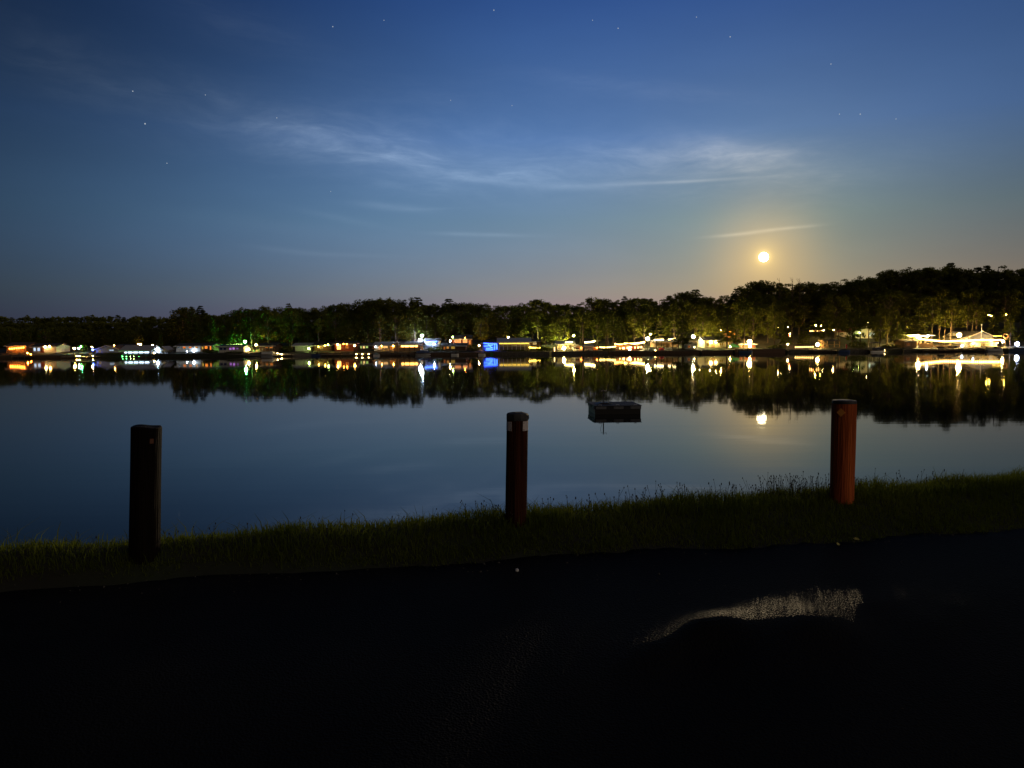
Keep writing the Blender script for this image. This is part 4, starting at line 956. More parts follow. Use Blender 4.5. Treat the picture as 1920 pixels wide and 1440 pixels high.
motor_boat('small tan-covered boat left of the blue glowing curtain', 897, 910, 180.0, m_hullw, m_tan)
lamp_post('yard_lamp', 'small pinkish lamp on the dark wall left of the blue light curtain', 898, 648, 190, .14, (1, .6, .5), 10, G_L)

# --- blue light curtain and grey pavilion
bx = house('cottage', 'dark gabled boat shed hung with a curtain of blue lights', 'shed', 905, 931, 189, 6, 643, 639, m_greyw, m_roof, group=G_H)
gcount = 0
for i, (px0, py0, px1, py1, n_) in enumerate(((907, 643.5, 932, 645, 12), (907.5, 649, 924, 647, 8), (911, 653, 925, 652, 7), (911, 656, 925, 655.5, 8), (927.5, 645, 927.5, 656, 5), (931.5, 646, 931.5, 655, 5), (915, 645, 922, 652, 5))):
    string_lights('string_lights', ['blue bulbs along the eave of the blue-lit boat shed', 'upper middle row of blue bulbs on the blue-lit boat shed', 'lower middle row of blue bulbs on the blue-lit boat shed', 'bottom row of blue bulbs on the blue-lit boat shed',
                   'left hanging string of blue bulbs by the grey pavilion', 'right hanging string of blue bulbs by the grey pavilion', 'slanting string of blue bulbs in the middle of the blue-lit boat shed'][i],
                  [(px0, py0, 188.5), (px1, py1, 188.4)], n_, .14, (.03, .09, 1), 8, .05, G_S, poles=False, drop=0)
motor_boat('upturned green dinghy on the lawn between the blue lights and the grey pavilion', 917, 927, 183.4, m_tgreen, m_tgreen)
pv = pavilion('pavilion', 'long grey-roofed pavilion with a yellow light strip and yellow interior', 'pavilion', 935, 993, 188.5, 7, 642, 634.5, m_roofg, m_cream, 8, (YEL, 15, 936, 992, .22), half_wall=m_deck, postm=m_trim)
for i, (px, pxe) in enumerate(((941, 947), (951, 958), (968, 976), (981, 987))):
    X = xat((px+pxe)/2, 191); b_ = Vector((X, 191, terrain(X, 191)+.12)); tb = thing('picnic_table', ['leftmost', 'second from the left', 'second from the right', 'rightmost'][i] + ' picnic table under the long grey-roofed pavilion', 'table', b_, 0, 'tables under the grey pavilion')
    MB().box(-.85, .85, -.38, .38, .70, .75).build('tabletop', m_deck, tb)
    for y in (-.7, .45): MB().box(-.85, .85, y, y+.25, .42, .46).build('bench', m_deck, tb)
    for x in (-.65, .65): MB().prism([(-.68, 0), (-.58, 0), (-.2, .698), (-.3, .698)], 'x', x-.04, x+.04).prism([(.68, 0), (.58, 0), (.2, .698), (.3, .698)], 'x', x-.04, x+.04).build('leg', m_deck, tb)
lamp_post('flood_lamp', 'yellow lamp low on the lawn before the grey pavilion', 962, 660, 185.8, .10, YEL, 24, G_L)
lamp_post('yard_lamp', 'small white lamp showing just above the ridge of the grey pavilion', 953, 632.5, 203, .15, WHITE, 16, G_L)
house('cottage', 'brown cottage with one white two-pane window right of the grey pavilion', 'cottage', 995, 1016, 196, 6, 640, 636, m_brown, m_roof, wins=[(999.5, 1005.5, 642, 646, WHITE, 1.1)], group=G_H)
string_lights('string_lights', 'short bright row of yellow-white bulbs right of the grey pavilion', [(991.5, 650.3, 187.5), (1013, 651, 187.5)], 8, .17, YEL, 16, .08, G_S)
string_lights('string_lights', 'vertical white string of bulbs left of the star-bright lamp', [(1039.5, 651, 185.5), (1040, 661, 185.4)], 5, .11, WHITE, 5, 0, G_S, poles=False, drop=0)

# --- star lamp, two cabins, orange canopy
house('cottage', 'yellow cottage washed out by the star-bright lamp before it', 'cottage', 1045, 1076, 191, 6, 645, 640, m_cream, m_roofg, wins=[(1066, 1070, 648, 653, YEL, .8)], group=G_H)
lamp_post('flood_lamp', 'star-bright yellow-white lamp before the yellow cottage', 1057.5, 652.5, 186.2, .40, (1, .88, .48), 190, G_L)
for i, px in enumerate((1052, 1064)):
    lamp_post('dock_light', ('left', 'right')[i] + ' of two small white lights on the wall below the star-bright lamp', px, 662.3, 184.2, .09, WHITE, 5, G_D)
house('cottage', 'small white gabled shed left of the tall bare trunk', 'shed', 1075, 1092, 187, 4, 651.5, 647, m_white, m_roofg, gable='front', over=.35, wins=[(1080, 1086, 652, 655, WARM, .05)], lamps=[(1089.5, 652.5, .10, ORANGE, 9)], group=G_H)
house('cottage', 'bluish grey cabin with a dark opening right of the tall bare trunk', 'shed', 1096, 1111, 187, 4, 649.5, 647.5, m_bluew, m_bluew, over=.3, wins=[(1099, 1105, 655, 658, None, 0)], group=G_H)
house('cottage', 'orange-lit board lean-to attached to the right of the bluish grey cabin', 'shed', 1111.6, 1121, 187.4, 3.5, 651, 648.5, m_tan, m_roof, over=.2, lamps=[(1119, 652, .10, ORANGE, 16)], group=G_H)
lamp_post('flood_lamp', 'orange lamp in the grass before the orange-lit lean-to', 1118, 661.5, 185.3, .08, ORANGE, 12, G_L)
string_lights('string_lights', 'bright upper string of bulbs behind the small white gabled shed', [(1060, 641.5, 192), (1073, 640.5, 192)], 6, .17, (1, .9, .6), 22, .05, G_S)
string_lights('string_lights', 'bright upper string of bulbs behind the bluish grey cabin', [(1096, 641, 192), (1116, 638.5, 192)], 8, .17, (1, .9, .6), 22, .1, G_S)
string_lights('string_lights', 'wide string of bulbs between the bluish cabin and the orange party canopy', [(1124, 650, 189.5), (1155, 648.5, 189.5)], 11, .15, (1, .86, .42), 15, .15, G_S)
lamp_post('yard_lamp', 'pair-like white lamp high behind the small white gabled shed', 1076, 629.5, 201, .18, (1, .95, .35), 95, G_L)
ct = canopy_tent('large orange party canopy blazing with light over a red-lit gathering', 1157, 1205, 649, 644, 188.5, m_torange)
string_lights('string_lights', 'upper festoon of bulbs above the large orange party canopy', [(1170, 643.5, 191), (1209, 640.5, 191)], 17, .19, (1, .78, .38), 22, .2, G_S)
string_lights('string_lights', 'lower left festoon of bulbs in front of the large orange party canopy', [(1162, 652, 187.6), (1184, 650, 187.6)], 12, .22, (1, .76, .38), 26, .1, G_S)
string_lights('string_lights', 'lower right festoon of bulbs in front of the large orange party canopy', [(1187, 650.5, 187.6), (1203, 649.5, 187.6)], 9, .21, (1, .72, .34), 24, .1, G_S)
string_lights('string_lights', 'left upper festoon of bulbs left of the orange party canopy', [(1152, 643.5, 191), (1168, 644.5, 191)], 7, .15, WARM, 12, .1, G_S)
# fire and chairs
fp = base(1181, 185.6); cf = thing('campfire', 'small campfire flaring white in a stone ring before the orange party canopy', 'campfire', fp)
rg_ = MB()
for k in range(10): rg_.ball((.55*math.cos(k*.628), .55*math.sin(k*.628), .08), .17, 7, 5, .8)
rg_.build('stone_ring', m_stone, cf)
lg = MB()
for k in range(4): a_ = k*.8; lg.tube([(-.4*math.cos(a_), -.4*math.sin(a_), .1), (.4*math.cos(a_), .4*math.sin(a_), .28)], .07, 6)
lg.build('log', m_bark, cf)
fl_ = MB()
for k in range(5):
    a_ = k*1.26; q = .16 if k else 0; h_ = (.85, .5, .6, .45, .55)[k]
    fl_.lathe([(.02, .12), (.17, .22), (.14, .12+h_*.5), (.05, .12+h_*.85), (.01, .12+h_)], 7, (q*math.cos(a_), q*math.sin(a_), 0))
fl_.build('flame', emit('flame', (1, .50, .22), 55), cf)
lc0 = lawn_chair(); first = True
for i, (px, Y, rz_) in enumerate(((1158, 186.2, 1.2), (1166, 186.6, .5), (1174.5, 187.0, .4), (1187, 187.0, -.3), (1192, 186.4, -.8), (1197.5, 186.8, -1.2))):
    o = lc0 if first else copy_tree(lc0); first = False
    o.location = base(px, Y); o.rotation_euler = (0, 0, rz_)
    o['label'] = ['leftmost red lawn chair beside the campfire under the orange canopy', 'second red lawn chair from the left beside the campfire', 'red lawn chair just left of the campfire', 'red lawn chair just right of the campfire', 'second red lawn chair from the right beside the campfire', 'rightmost red lawn chair beside the campfire under the orange canopy'][i]
lamp_post('flood_lamp', 'large blue-white lamp on a post right of the orange party canopy', 1214, 635, 192, .38, (1, .92, .80), 130, G_L)
lamp_post('yard_lamp', 'small white lamp above and right of the large lamp by the orange canopy', 1219.5, 626.5, 200, .18, WHITE, 20, G_L)
tent('pale blue dome tent left of the dark pine', 1215.5, 1227, 652, 186.4, m_tblue)
tent('bright red dome tent right of the dark pine', 1235, 1245.5, 652, 186.8, m_tred)
lamp_post('yard_lamp', 'small warm lamp lighting the blue and red dome tents', 1229, 657, 185.8, .09, WARM, 12, G_L)
pp = pavilion('pavilion', 'long flat dark-roofed pavilion with warm tan interior behind the red tent', 'pavilion', 1229, 1283, 190, 7, 641, 637.5, m_roof, m_tan, 6, (WARM, 3.5, 1236, 1276, .16), shed=True)
string_lights('string_lights', 'white row of bulbs above the left end of the flat dark-roofed pavilion', [(1227, 636.5, 192.5), (1244, 636, 192.5)], 9, .15, (1, .95, .80), 12, 0, G_S)
string_lights('string_lights', 'broken row of bulbs above the right end of the flat dark-roofed pavilion', [(1253, 636, 193), (1268, 633.5, 193)], 6, .13, (1, .9, .7), 9, 0, G_S)
house('cottage', 'small dim bluish cottage at the right end of the flat dark-roofed pavilion', 'cottage', 1286, 1304, 188.5, 5, 645, 641, m_bluew, m_roof, gable='front', wins=[(1290, 1294, 648, 652, ORANGE, .4)], group=G_H)
lamp_post('dock_light', 'single white lamp on the bank left of the yellow cottage lawn', 1302, 651, 187, .10, WHITE, 6, G_D)

# --- yellow cottage, dazzling lamp on the red deck
lamp_post('flood_lamp', 'large white lamp high on a post between the dark pavilion and the yellow cottage', 1300, 631, 195, .36, (1, .94, .76), 130, G_L)
yc = house('cottage', 'yellow-lit cottage with two blazing wall lamps above a green lawn', 'cottage', 1321, 1366, 192, 7, 638, 632, m_cream, m_roof, wins=[(1325, 1329, 643, 649, YEL, .6), (1349, 1356, 643, 648, YEL, .5)], doors=[(1337, m_tan)], lamps=[(1332, 641.5, .34, (1, .88, .50), 80), (1341.5, 641.5, .34, (1, .88, .50), 80)], group=G_H)
lw = MB(); X0, X1 = xat(1318, 186), xat(1376, 186); nn = 14; vs = []
for j in range(8):
    for i in range(nn+1):
        X = X0 + (X1-X0)*i/nn; Y = 184.4 + 6.8*j/7; vs.append((X, Y, terrain(X, Y) + .05))
lw.add(vs, [(j*(nn+1)+i, j*(nn+1)+i+1, (j+1)*(nn+1)+i+1, (j+1)*(nn+1)+i) for j in range(7) for i in range(nn)])
lawn = lw.build('lawn', m_lawn); tag(lawn, None, None, kind='structure')
for i, (px, py) in enumerate(((1316, 661.7), (1319, 661.7), (1340.5, 661), (1349, 661.3), (1356.5, 661.3), (1366, 661.5))):
    lamp_post('dock_light', ['leftmost of the six small yellow lawn-edge lights below the yellow cottage', 'second from the left of the six small lawn-edge lights below the yellow cottage', 'third from the left of the six small lawn-edge lights below the yellow cottage',
              'fourth from the left of the six small lawn-edge lights below the yellow cottage', 'fifth from the left of the six small lawn-edge lights below the yellow cottage', 'rightmost of the six small yellow lawn-edge lights below the yellow cottage'][i], px, py, 184.3, .12, (1, .9, .5), 8, G_D)
for i, (px, py, I) in enumerate(((1312.5, 622, 16), (1331, 620.5, 20), (1342.5, 620.5, 16), (1352, 620, 34), (1372, 618.5, 34))):
    lamp_post('yard_lamp', ['leftmost', 'second', 'third', 'fourth', 'rightmost'][i] + ' of the five warm lamps on the slope above the yellow cottage', px, py, 212, .22 if I > 30 else .15, WARM if i > 2 else WHITE, I*2.2, G_L)
house('house', 'upper house on the slope with an orange-lit gable above the yellow cottage', 'house', 1362, 1378, 215, 6, 617, 611, m_torange, m_roof, gable='front', wins=[(1368, 1372, 614, 617, ORANGE, 1.5)], group=G_H)
canopy_tent('green canvas canopy between the yellow cottage and the red deck', 1367, 1387, 649, 643.5, 189, m_tgreen)
lamp_post('yard_lamp', 'white lamp under the left edge of the green canvas canopy', 1369, 650, 187.8, .20, WHITE, 26, G_L)
rdk = house('house', 'reddish board house behind the dazzling lamp on the red deck', 'house', 1386, 1416, 191, 5, 645, 641, m_red, m_roof, wins=[(1391, 1395, 648, 653, ORANGE, .7)], group=G_H)
lamp_post('flood_lamp', 'dazzling warm lamp on the red deck, brightest between the yellow cottage and the gazebo', 1405.5, 640.5, 188.8, .50, (1, .80, .46), 230, G_L)
lamp_post('flood_lamp', 'long warm light tube hanging below the dazzling lamp on the red deck', 1406, 649, 187.6, .24, (1, .80, .46), 60, G_L)
o = motor_boat('long blue motorboat moored below the dazzling lamp on the red deck', 1386, 1411, 181.5, m_hullb, None)
for i, (px, py) in enumerate(((1382, 660.5), (1405, 662), (1410.5, 661.7), (1413, 660))):
    lamp_post('dock_light', ['leftmost small white light on the wall left of the long blue motorboat', 'small white light at the bow of the long blue motorboat', 'small white light right of the bow of the long blue motorboat', 'highest small white light right of the long blue motorboat'][i], px, py, 183.2, .11, WHITE, 7, G_D, pole=m_post)
# --- dark slope with scattered lamps
for i, (px, py, c, I, lb) in enumerate([(1459.5, 615.5, WHITE, 6, 'faint white lamp, leftmost of three on the dark hillside right of the red deck'), (1466, 613.5, WHITE, 8, 'faint white lamp, middle of three on the dark hillside right of the red deck'), (1477, 613, WHITE, 8, 'faint white lamp, rightmost of three on the dark hillside right of the red deck'),
                                         (1480.5, 630.5, RED, 12, 'red lamp on the dark hillside left of the gazebo'), (1481, 626, (1, .8, .6), 10, 'pinkish lamp just above the red lamp on the dark hillside'), (1477, 645.5, (1, .86, .76), 16, 'single white lamp low on the dark bank left of the row of orange bulbs')]):
    lamp_post('yard_lamp', lb, px, py, 214 if py < 620 else (204 if py < 640 else 189), .15, c, I, G_L)
string_lights('string_lights', 'row of orange-white bulbs on the bank left of the orange stairs', [(1490, 650.2, 188), (1526, 649.3, 188)], 9, .17, (1, .66, .36), 12, 0, G_S)
lamp_post('flood_lamp', 'bright warm lamp at the foot of the orange stairs', 1533, 646, 188, .40, (1, .78, .42), 110, G_L)
b_ = base(1546, 188.4); stp = thing('stairway', 'orange-lit wooden stairway climbing the bank beside the bright lamp', 'stairs', b_, 0)
s_ = MB(); zt = zat(1539, 644, 188.4)-b_.z; zb_ = zat(1553, 654, 188.4)-b_.z; hw = (xat(1553, 188.4)-xat(1539, 188.4))/2
for k in range(9): z = zt + (zb_-zt)*k/8; x = -hw + 2*hw*k/8; MB().box(x-.13, x+.13, 0, 1.1, z-.05, z).build('tread', m_tan, stp)
for y in (-.06, 1.12):
    MB().prism([(-hw, zt-.35), (-hw, zt-.05), (hw, zb_-.05), (hw, zb_-.35)], 'y', y, y+.05).build('stringer', m_tan, stp)
    MB().prism([(-hw, zt+.85), (-hw, zt+.95), (hw, zb_+.95), (hw, zb_+.85)], 'y', y, y+.05).build('handrail', m_tan, stp)
    for k in range(4): x = -hw + 2*hw*k/3; z = zt+(zb_-zt)*k/3; MB().box(x-.04, x+.04, y-.002, y+.052, z-1.2, z+.9).build('baluster', m_tan, stp)
b_ = base(1563, 189.5); gz = thing('gazebo', 'small open gazebo with a dark peaked roof right of the orange stairway', 'gazebo', b_, 0)
he = zat(1563, 640, 189.5)-b_.z; ht = zat(1563, 634.5, 189.5)-b_.z; q = 1.65
MB().box(-q, q, 0, 2*q, -.4, .12).build('floor', m_deck, gz)
for x in (-q+.08, q-.08):
    for y in (.08, 2*q-.08): MB().box(x-.06, x+.06, y-.06, y+.06, .12, he-.002).build('post', m_tan, gz)
e = q+.4; MB().add([(-e, -.4, he), (e, -.4, he), (e, 2*q+.4, he), (-e, 2*q+.4, he), (0, q, ht)], [(0, 1, 4), (1, 2, 4), (2, 3, 4), (3, 0, 4), (3, 2, 1, 0)]).build('roof', m_roof, gz)
for y in (.05,): MB().box(-q+.1, q-.1, y, y+.06, .85, .93).build('railing', m_tan, gz)
b_ = base(1585.5, 186.8); fg = thing('flag', 'red flag hanging on a short pole right of the gazebo', 'flag', b_, 0); h = zat(1585, 645, 186.8)-b_.z
MB().tube([(0, 0, -.1), (0, 0, h)], .03, 6).build('pole', m_steel, fg)
MB().prism([(.04, h-.05), (.25, h-.12), (.42, h-.5), (.30, h-1.3), (.10, h-1.4), (.04, h-.9)], 'y', -.02, .02).build('cloth', m_tred, fg)
dock('pale dock below the gazebo with an orange-lit edge', 1524, 1582, 181.6, 183, .5, m_dock, piles=6)
motor_boat('dark blue motorboat moored at the right end of the dock below the gazebo', 1572, 1594, 181.0, m_hullb, m_canvas)
for i, (px, py, r_, c, I, lb) in enumerate([(1529, 610, .18, YEL, 26, 'left of two yellow lamps high on the slope above the orange stairway'), (1538.5, 610.3, .18, YEL, 26, 'right of two yellow lamps high on the slope above the orange stairway'), (1562.5, 619, .18, (1, .7, .5), 18, 'single pinkish lamp high on the slope above the gazebo'),
                                             (1543.5, 619.5, .12, WHITE, 10, 'small white lamp at the right end of the orange bulb row on the slope')]):
    lamp_post('yard_lamp', lb, px, py, 214, r_, c, I, G_L)
string_lights('string_lights', 'row of orange bulbs high on the slope above the orange stairway', [(1518, 620, 212), (1541, 619.3, 212)], 7, .15, (1, .55, .26), 10, 0, G_S)
hh = house('house', 'hillside house with greenish white lit walls and a reddish roof', 'house', 1594, 1643, 212, 9, 621, 612, m_white, m_red, gable='front', over=.6, wins=[(1600, 1607, 624, 628, LIME, 1.5), (1629, 1634, 624, 630, (.8, 1, .75), 1.6), (1636, 1642, 623.5, 630.5, (.8, 1, .75), 1.8)], lamps=[(1598, 620, .18, LIME, 30), (1610, 624, .16, LIME, 22)], group=G_H)
lamp_post('yard_lamp', 'left of two white lamps above the roof of the hillside house', 1620.5, 605, 222, .18, WHITE, 18, G_L)
lamp_post('yard_lamp', 'right of two white lamps above the roof of the hillside house', 1626.5, 604.5, 222, .18, WHITE, 18, G_L)
lamp_post('yard_lamp', 'faint white lamp right of the hillside house', 1652, 628.5, 206, .16, WHITE, 8, G_L)
pb = pontoon_boat('dark pontoon boat with two white lights right of the gazebo', 1634, 1662, 181.5, m_canvas, rail=m_canvas)
for i, px in enumerate((1641, 1658.3)):
    lamp_post('dock_light', ('left', 'right')[i] + ' of two white lights standing over the dark pontoon boat', px, 657, 183.5, .17, WHITE, 12, G_D, pole=m_steel)

# --- right-hand dock with the long string of bulbs
house('boathouse', 'orange-lit board boathouse at the left end of the long bulb string', 'boathouse', 1696, 1719, 187.5, 5, 640, 637.5, m_tan, m_roofb, over=.3, wins=[(1700, 1706, 643, 648, ORANGE, .25)], doors=[(1713, m_tan)])
lamp_post('flood_lamp', 'dazzling white lamp at the left end of the long bulb string', 1722, 631.5, 190.5, .40, (1, .84, .50), 260, G_L)
lamp_post('yard_lamp', 'slim white lamp behind the left end of the long bulb string', 1738.5, 630.5, 191, .15, COOL, 16, G_L)
string_lights('string_lights', 'long sagging string of dazzling bulbs along the right-hand waterfront', [(1723, 634.5, 187), (1745, 637, 187), (1770, 639.3, 187), (1795, 638.5, 187), (1830, 637.3, 187), (1879, 636.6, 187)], 40, .20, (1, .70, .34), 42, 0, G_S)
pavilion('pavilion', 'flat white-edged shelter behind the left end of the long bulb string', 'pavilion', 1704, 1747, 192, 5, 629.5, 628, m_roofg, m_tan, 5, None, shed=True)
fence_b = base(1750, 186.2)
def board_fence(label, px0, px1, Y, py_t, m):
    b_ = base((px0+px1)/2, Y); o = thing('board_fence', label, 'fence', b_, 0, 'board fences on the right-hand waterfront'); hw = (xat(px1, Y)-xat(px0, Y))/2; h = zat((px0+px1)/2, py_t, Y)-b_.z
    n = int(2*hw/.22); pn = MB()
    for k in range(n): pn.box(-hw+.22*k, -hw+.22*k+.20, -.03, .0, -.05, h + .02*math.sin(k*2.3))
    pn.build('panel', m, o)
    for k in range(5): x = -hw+.05+(2*hw-.1)*k/4; MB().box(x-.06, x+.06, .003, .12, -.3, h+.05).build('post', m_post, o)
    return o
board_fence('orange-lit board fence under the left half of the long bulb string', 1722, 1750, 187.6, 644, m_tan)
board_fence('low tan board fence under the middle of the long bulb string', 1752, 1800, 188.6, 648, m_tan)
house('house', 'white-trimmed gabled house behind the right half of the long bulb string', 'house', 1815, 1862, 193, 9, 631.5, 621.5, m_greyw, m_roof, gable='front', over=.6, wins=[(1826, 1831, 636, 642, WARM, .5), (1838, 1844, 634, 640, COOL, .6)], group=G_H)
house('house', 'low grey-roofed wing left of the white-trimmed gabled house', 'house', 1800, 1832, 197, 7, 631, 622.5, m_greyw, m_roofg, group=G_H)
lamp_post('flood_lamp', 'dazzling warm lamp left of the white-trimmed gabled house', 1798, 628, 191, .46, (1, .68, .30), 320, G_L)
b_ = base(1836, 193); fpole = thing('flagpole', 'slim white flagpole with a ball top at the peak of the gabled house', 'flagpole', (b_.x, 192.2, b_.z), 0); h = zat(1836, 609.5, 192.2)-b_.z
MB().tube([(0, 0, -.2), (0, 0, h)], .05, 6).build('pole', m_trim, fpole); MB().ball((0, 0, h+.1), .14, 8, 6).build('ball', m_trim, fpole)
house('boathouse', 'pale yellow-lit boathouse front under the right end of the long bulb string', 'boathouse', 1838, 1869, 188.6, 4, 643, 641, m_cream, m_roof, over=.2, wins=[(1842, 1846, 645, 649, YEL, .9)], doors=[(1858, m_trim)])
b_ = base(1820, 186.4); arb = thing('arbour', 'small white-posted arbour under the bulb string below the gabled house', 'arbour', b_, 0); h = zat(1815, 642, 186.4)-b_.z
for x in (-.9, .9):
    for y in (0, .9): MB().box(x-.06, x+.06, y-.06, y+.06, -.1, h).build('post', m_trim, arb)
sl = MB()
for k in range(6): sl.box(-1.2, 1.2, -.1+.2*k, -.04+.2*k, h+.003, h+.12)
sl.build('slats', m_trim, arb)
lamp_post('yard_lamp', 'bluish lamp on the bank below the middle of the long bulb string', 1804, 648.5, 186.0, .22, COOL, 14, G_L)
lamp_post('yard_lamp', 'small bluish lamp right of the arbour below the bulb string', 1825, 643.5, 188.5, .16, COOL, 9, G_L)
b_ = base(1885, 188); lb_ = thing('life_ring', 'round life ring on a post at the right end of the long bulb string', 'life ring', b_, 0); zc = zat(1885, 630, 188)-b_.z
MB().tube([(0, .15, -.2), (0, .15, zc)], .08, 6).build('post', m_post, lb_)
rp = [(.62*math.cos(2*math.pi*k/20), 0, zc+.55*math.sin(2*math.pi*k/20)) for k in range(21)]
MB().tube(rp, .13, 8).build('ring', m_torange, lb_)
lamp_post('flood_lamp', 'warm lamp lighting the life ring and the tree trunk at the right end', 1880, 640, 187.0, .28, (1, .78, .42), 200, G_L)
string_lights('string_lights', 'short horizontal row of yellow lights left of the life ring', [(1862, 629.5, 190), (1879, 629, 190)], 6, .10, YEL, 5, 0, G_S)
lamp_post('flood_lamp', 'large blue-white lamp at the right edge of the waterfront', 1907, 645, 187, .46, (.66, .70, 1), 60, G_L)
motor_boat('white motorboat moored below the pale yellow-lit boathouse', 1850, 1880, 181.0, m_hullw, None)
motor_boat('dark covered motorboat at the right edge below the blue-white lamp', 1892, 1918, 181.0, m_hullb, m_canvas, flip=True)
dock('orange-lit dock running below the long bulb string', 1730, 1846, 181.2, 183, .5, m_deck, piles=9)
def kayak(label, px0, px1, Y, m):
    X0, X1 = xat(px0, Y), xat(px1, Y); L = X1-X0; o = thing('kayak', label, 'kayak', ((X0+X1)/2, Y, terrain((X0+X1)/2, Y)), 0, 'kayaks on the right-hand bank')
    MB().tube([(-L/2, 0, .32), (-L*.3, 0, .22), (0, 0, .2), (L*.3, 0, .22), (L/2, 0, .34)], [.03, .22, .30, .22, .03], 10).build('hull', m, o); MB().box(-.4, .4, -.18, .18, .44, .515).build('cockpit', m_black, o)
for i, (a, b2, m) in enumerate(((1755, 1773, m_black), (1775, 1790, m_tan), (1781, 1800, m_black))): kayak(('left black', 'middle tan', 'right black')[i] + ' kayak lying on the bank below the long bulb string', a, b2, 185.0 + .5*i, m)
for px, py, lb in ((1852, 590.5, 'left of two yellow lamps high in the trees above the gabled house'), (1857, 592, 'right of two yellow lamps high in the trees above the gabled house'), (1884.5, 590, 'small yellow lamp high in the trees at the right edge')):
    lamp_post('yard_lamp', lb, px, py, 216, .14, YEL, 3, G_L)

# round hedge, shrubs
def shrub(name, label, cat, px0, px1, Y, py_t, m, seed, group='shrubs on the far shore'):
    b_ = base((px0+px1)/2, Y); o = thing(name, label, cat, b_, 0, group); hw = (xat(px1, Y)-xat(px0, Y))/2; h = max(.4, zat(px0, py_t, Y)-b_.z); rn = np.random.default_rng(seed)
    n = int(260 + 220*hw*h); d = rn.normal(0, 1, (n, 3)); d /= np.linalg.norm(d, axis=1)[:, None]; d *= (rn.uniform(.3, 1, n)**.4)[:, None]
    d *= (1 + .22*np.sin(d[:, 0]*7+seed)*np.sin(d[:, 1]*6+d[:, 2]*5))[:, None]; C = d*np.array([hw, min(hw, 1.4), h*.52]) + np.array([0, .5, h*.48])
    V, Fq = leaf_quads(C, rn.uniform(.07, .17, n), rn); npmesh('foliage', V, Fq, m, o)
    st_ = MB()
    for k in range(4): st_.tube([(.1*k-.15, .5, -.15), ((k-1.5)*hw*.35, .5, h*.6)], [.04, .015], 5)
    st_.build('stem', m_bark, o); return o
for i, a in enumerate([(1005, 1023, 186.8, 649, 'round hedge lit orange right of the grey pavilion'), (1018, 1034, 187.2, 650, 'dark bush between the orange hedge and the star-bright lamp'), (938, 990, 186.6, 657.5, 'long low hedge along the front of the grey pavilion'),
                         (1128, 1152, 187, 655, 'leafy green bush under the wide bulb string left of the orange canopy'), (523, 550, 187.5, 649, 'green-lit bush left of the lime-white cabin'), (800, 830, 187.5, 650, 'dark bush below the blue-lit cottage eave'),
                         (145, 162, 193, 645, 'green-lit bush in the left cove'), (195, 224, 183.4, 663, 'dark bush at the waterline before the brown-roofed house'), (1590, 1630, 189, 640, 'dark bushes below the hillside house'),
                         (1655, 1690, 188, 646, 'dark bushes between the pontoon boat and the orange boathouse'), (420, 456, 184.8, 659, 'dark shrubs along the foot of the purple-window house'), (876, 900, 187.5, 646, 'dark bushes between the brown cottage and the blue lights'),
                         (1440, 1475, 187, 647, 'dark bushes left of the row of orange bulbs'), (380, 405, 185.5, 656, 'dark shrubs below the warm windows beside the white-sided cottage')]):
    shrub('bush', a[4], 'bush', a[0], a[1], a[2], a[3], m_hedge, 60+i)

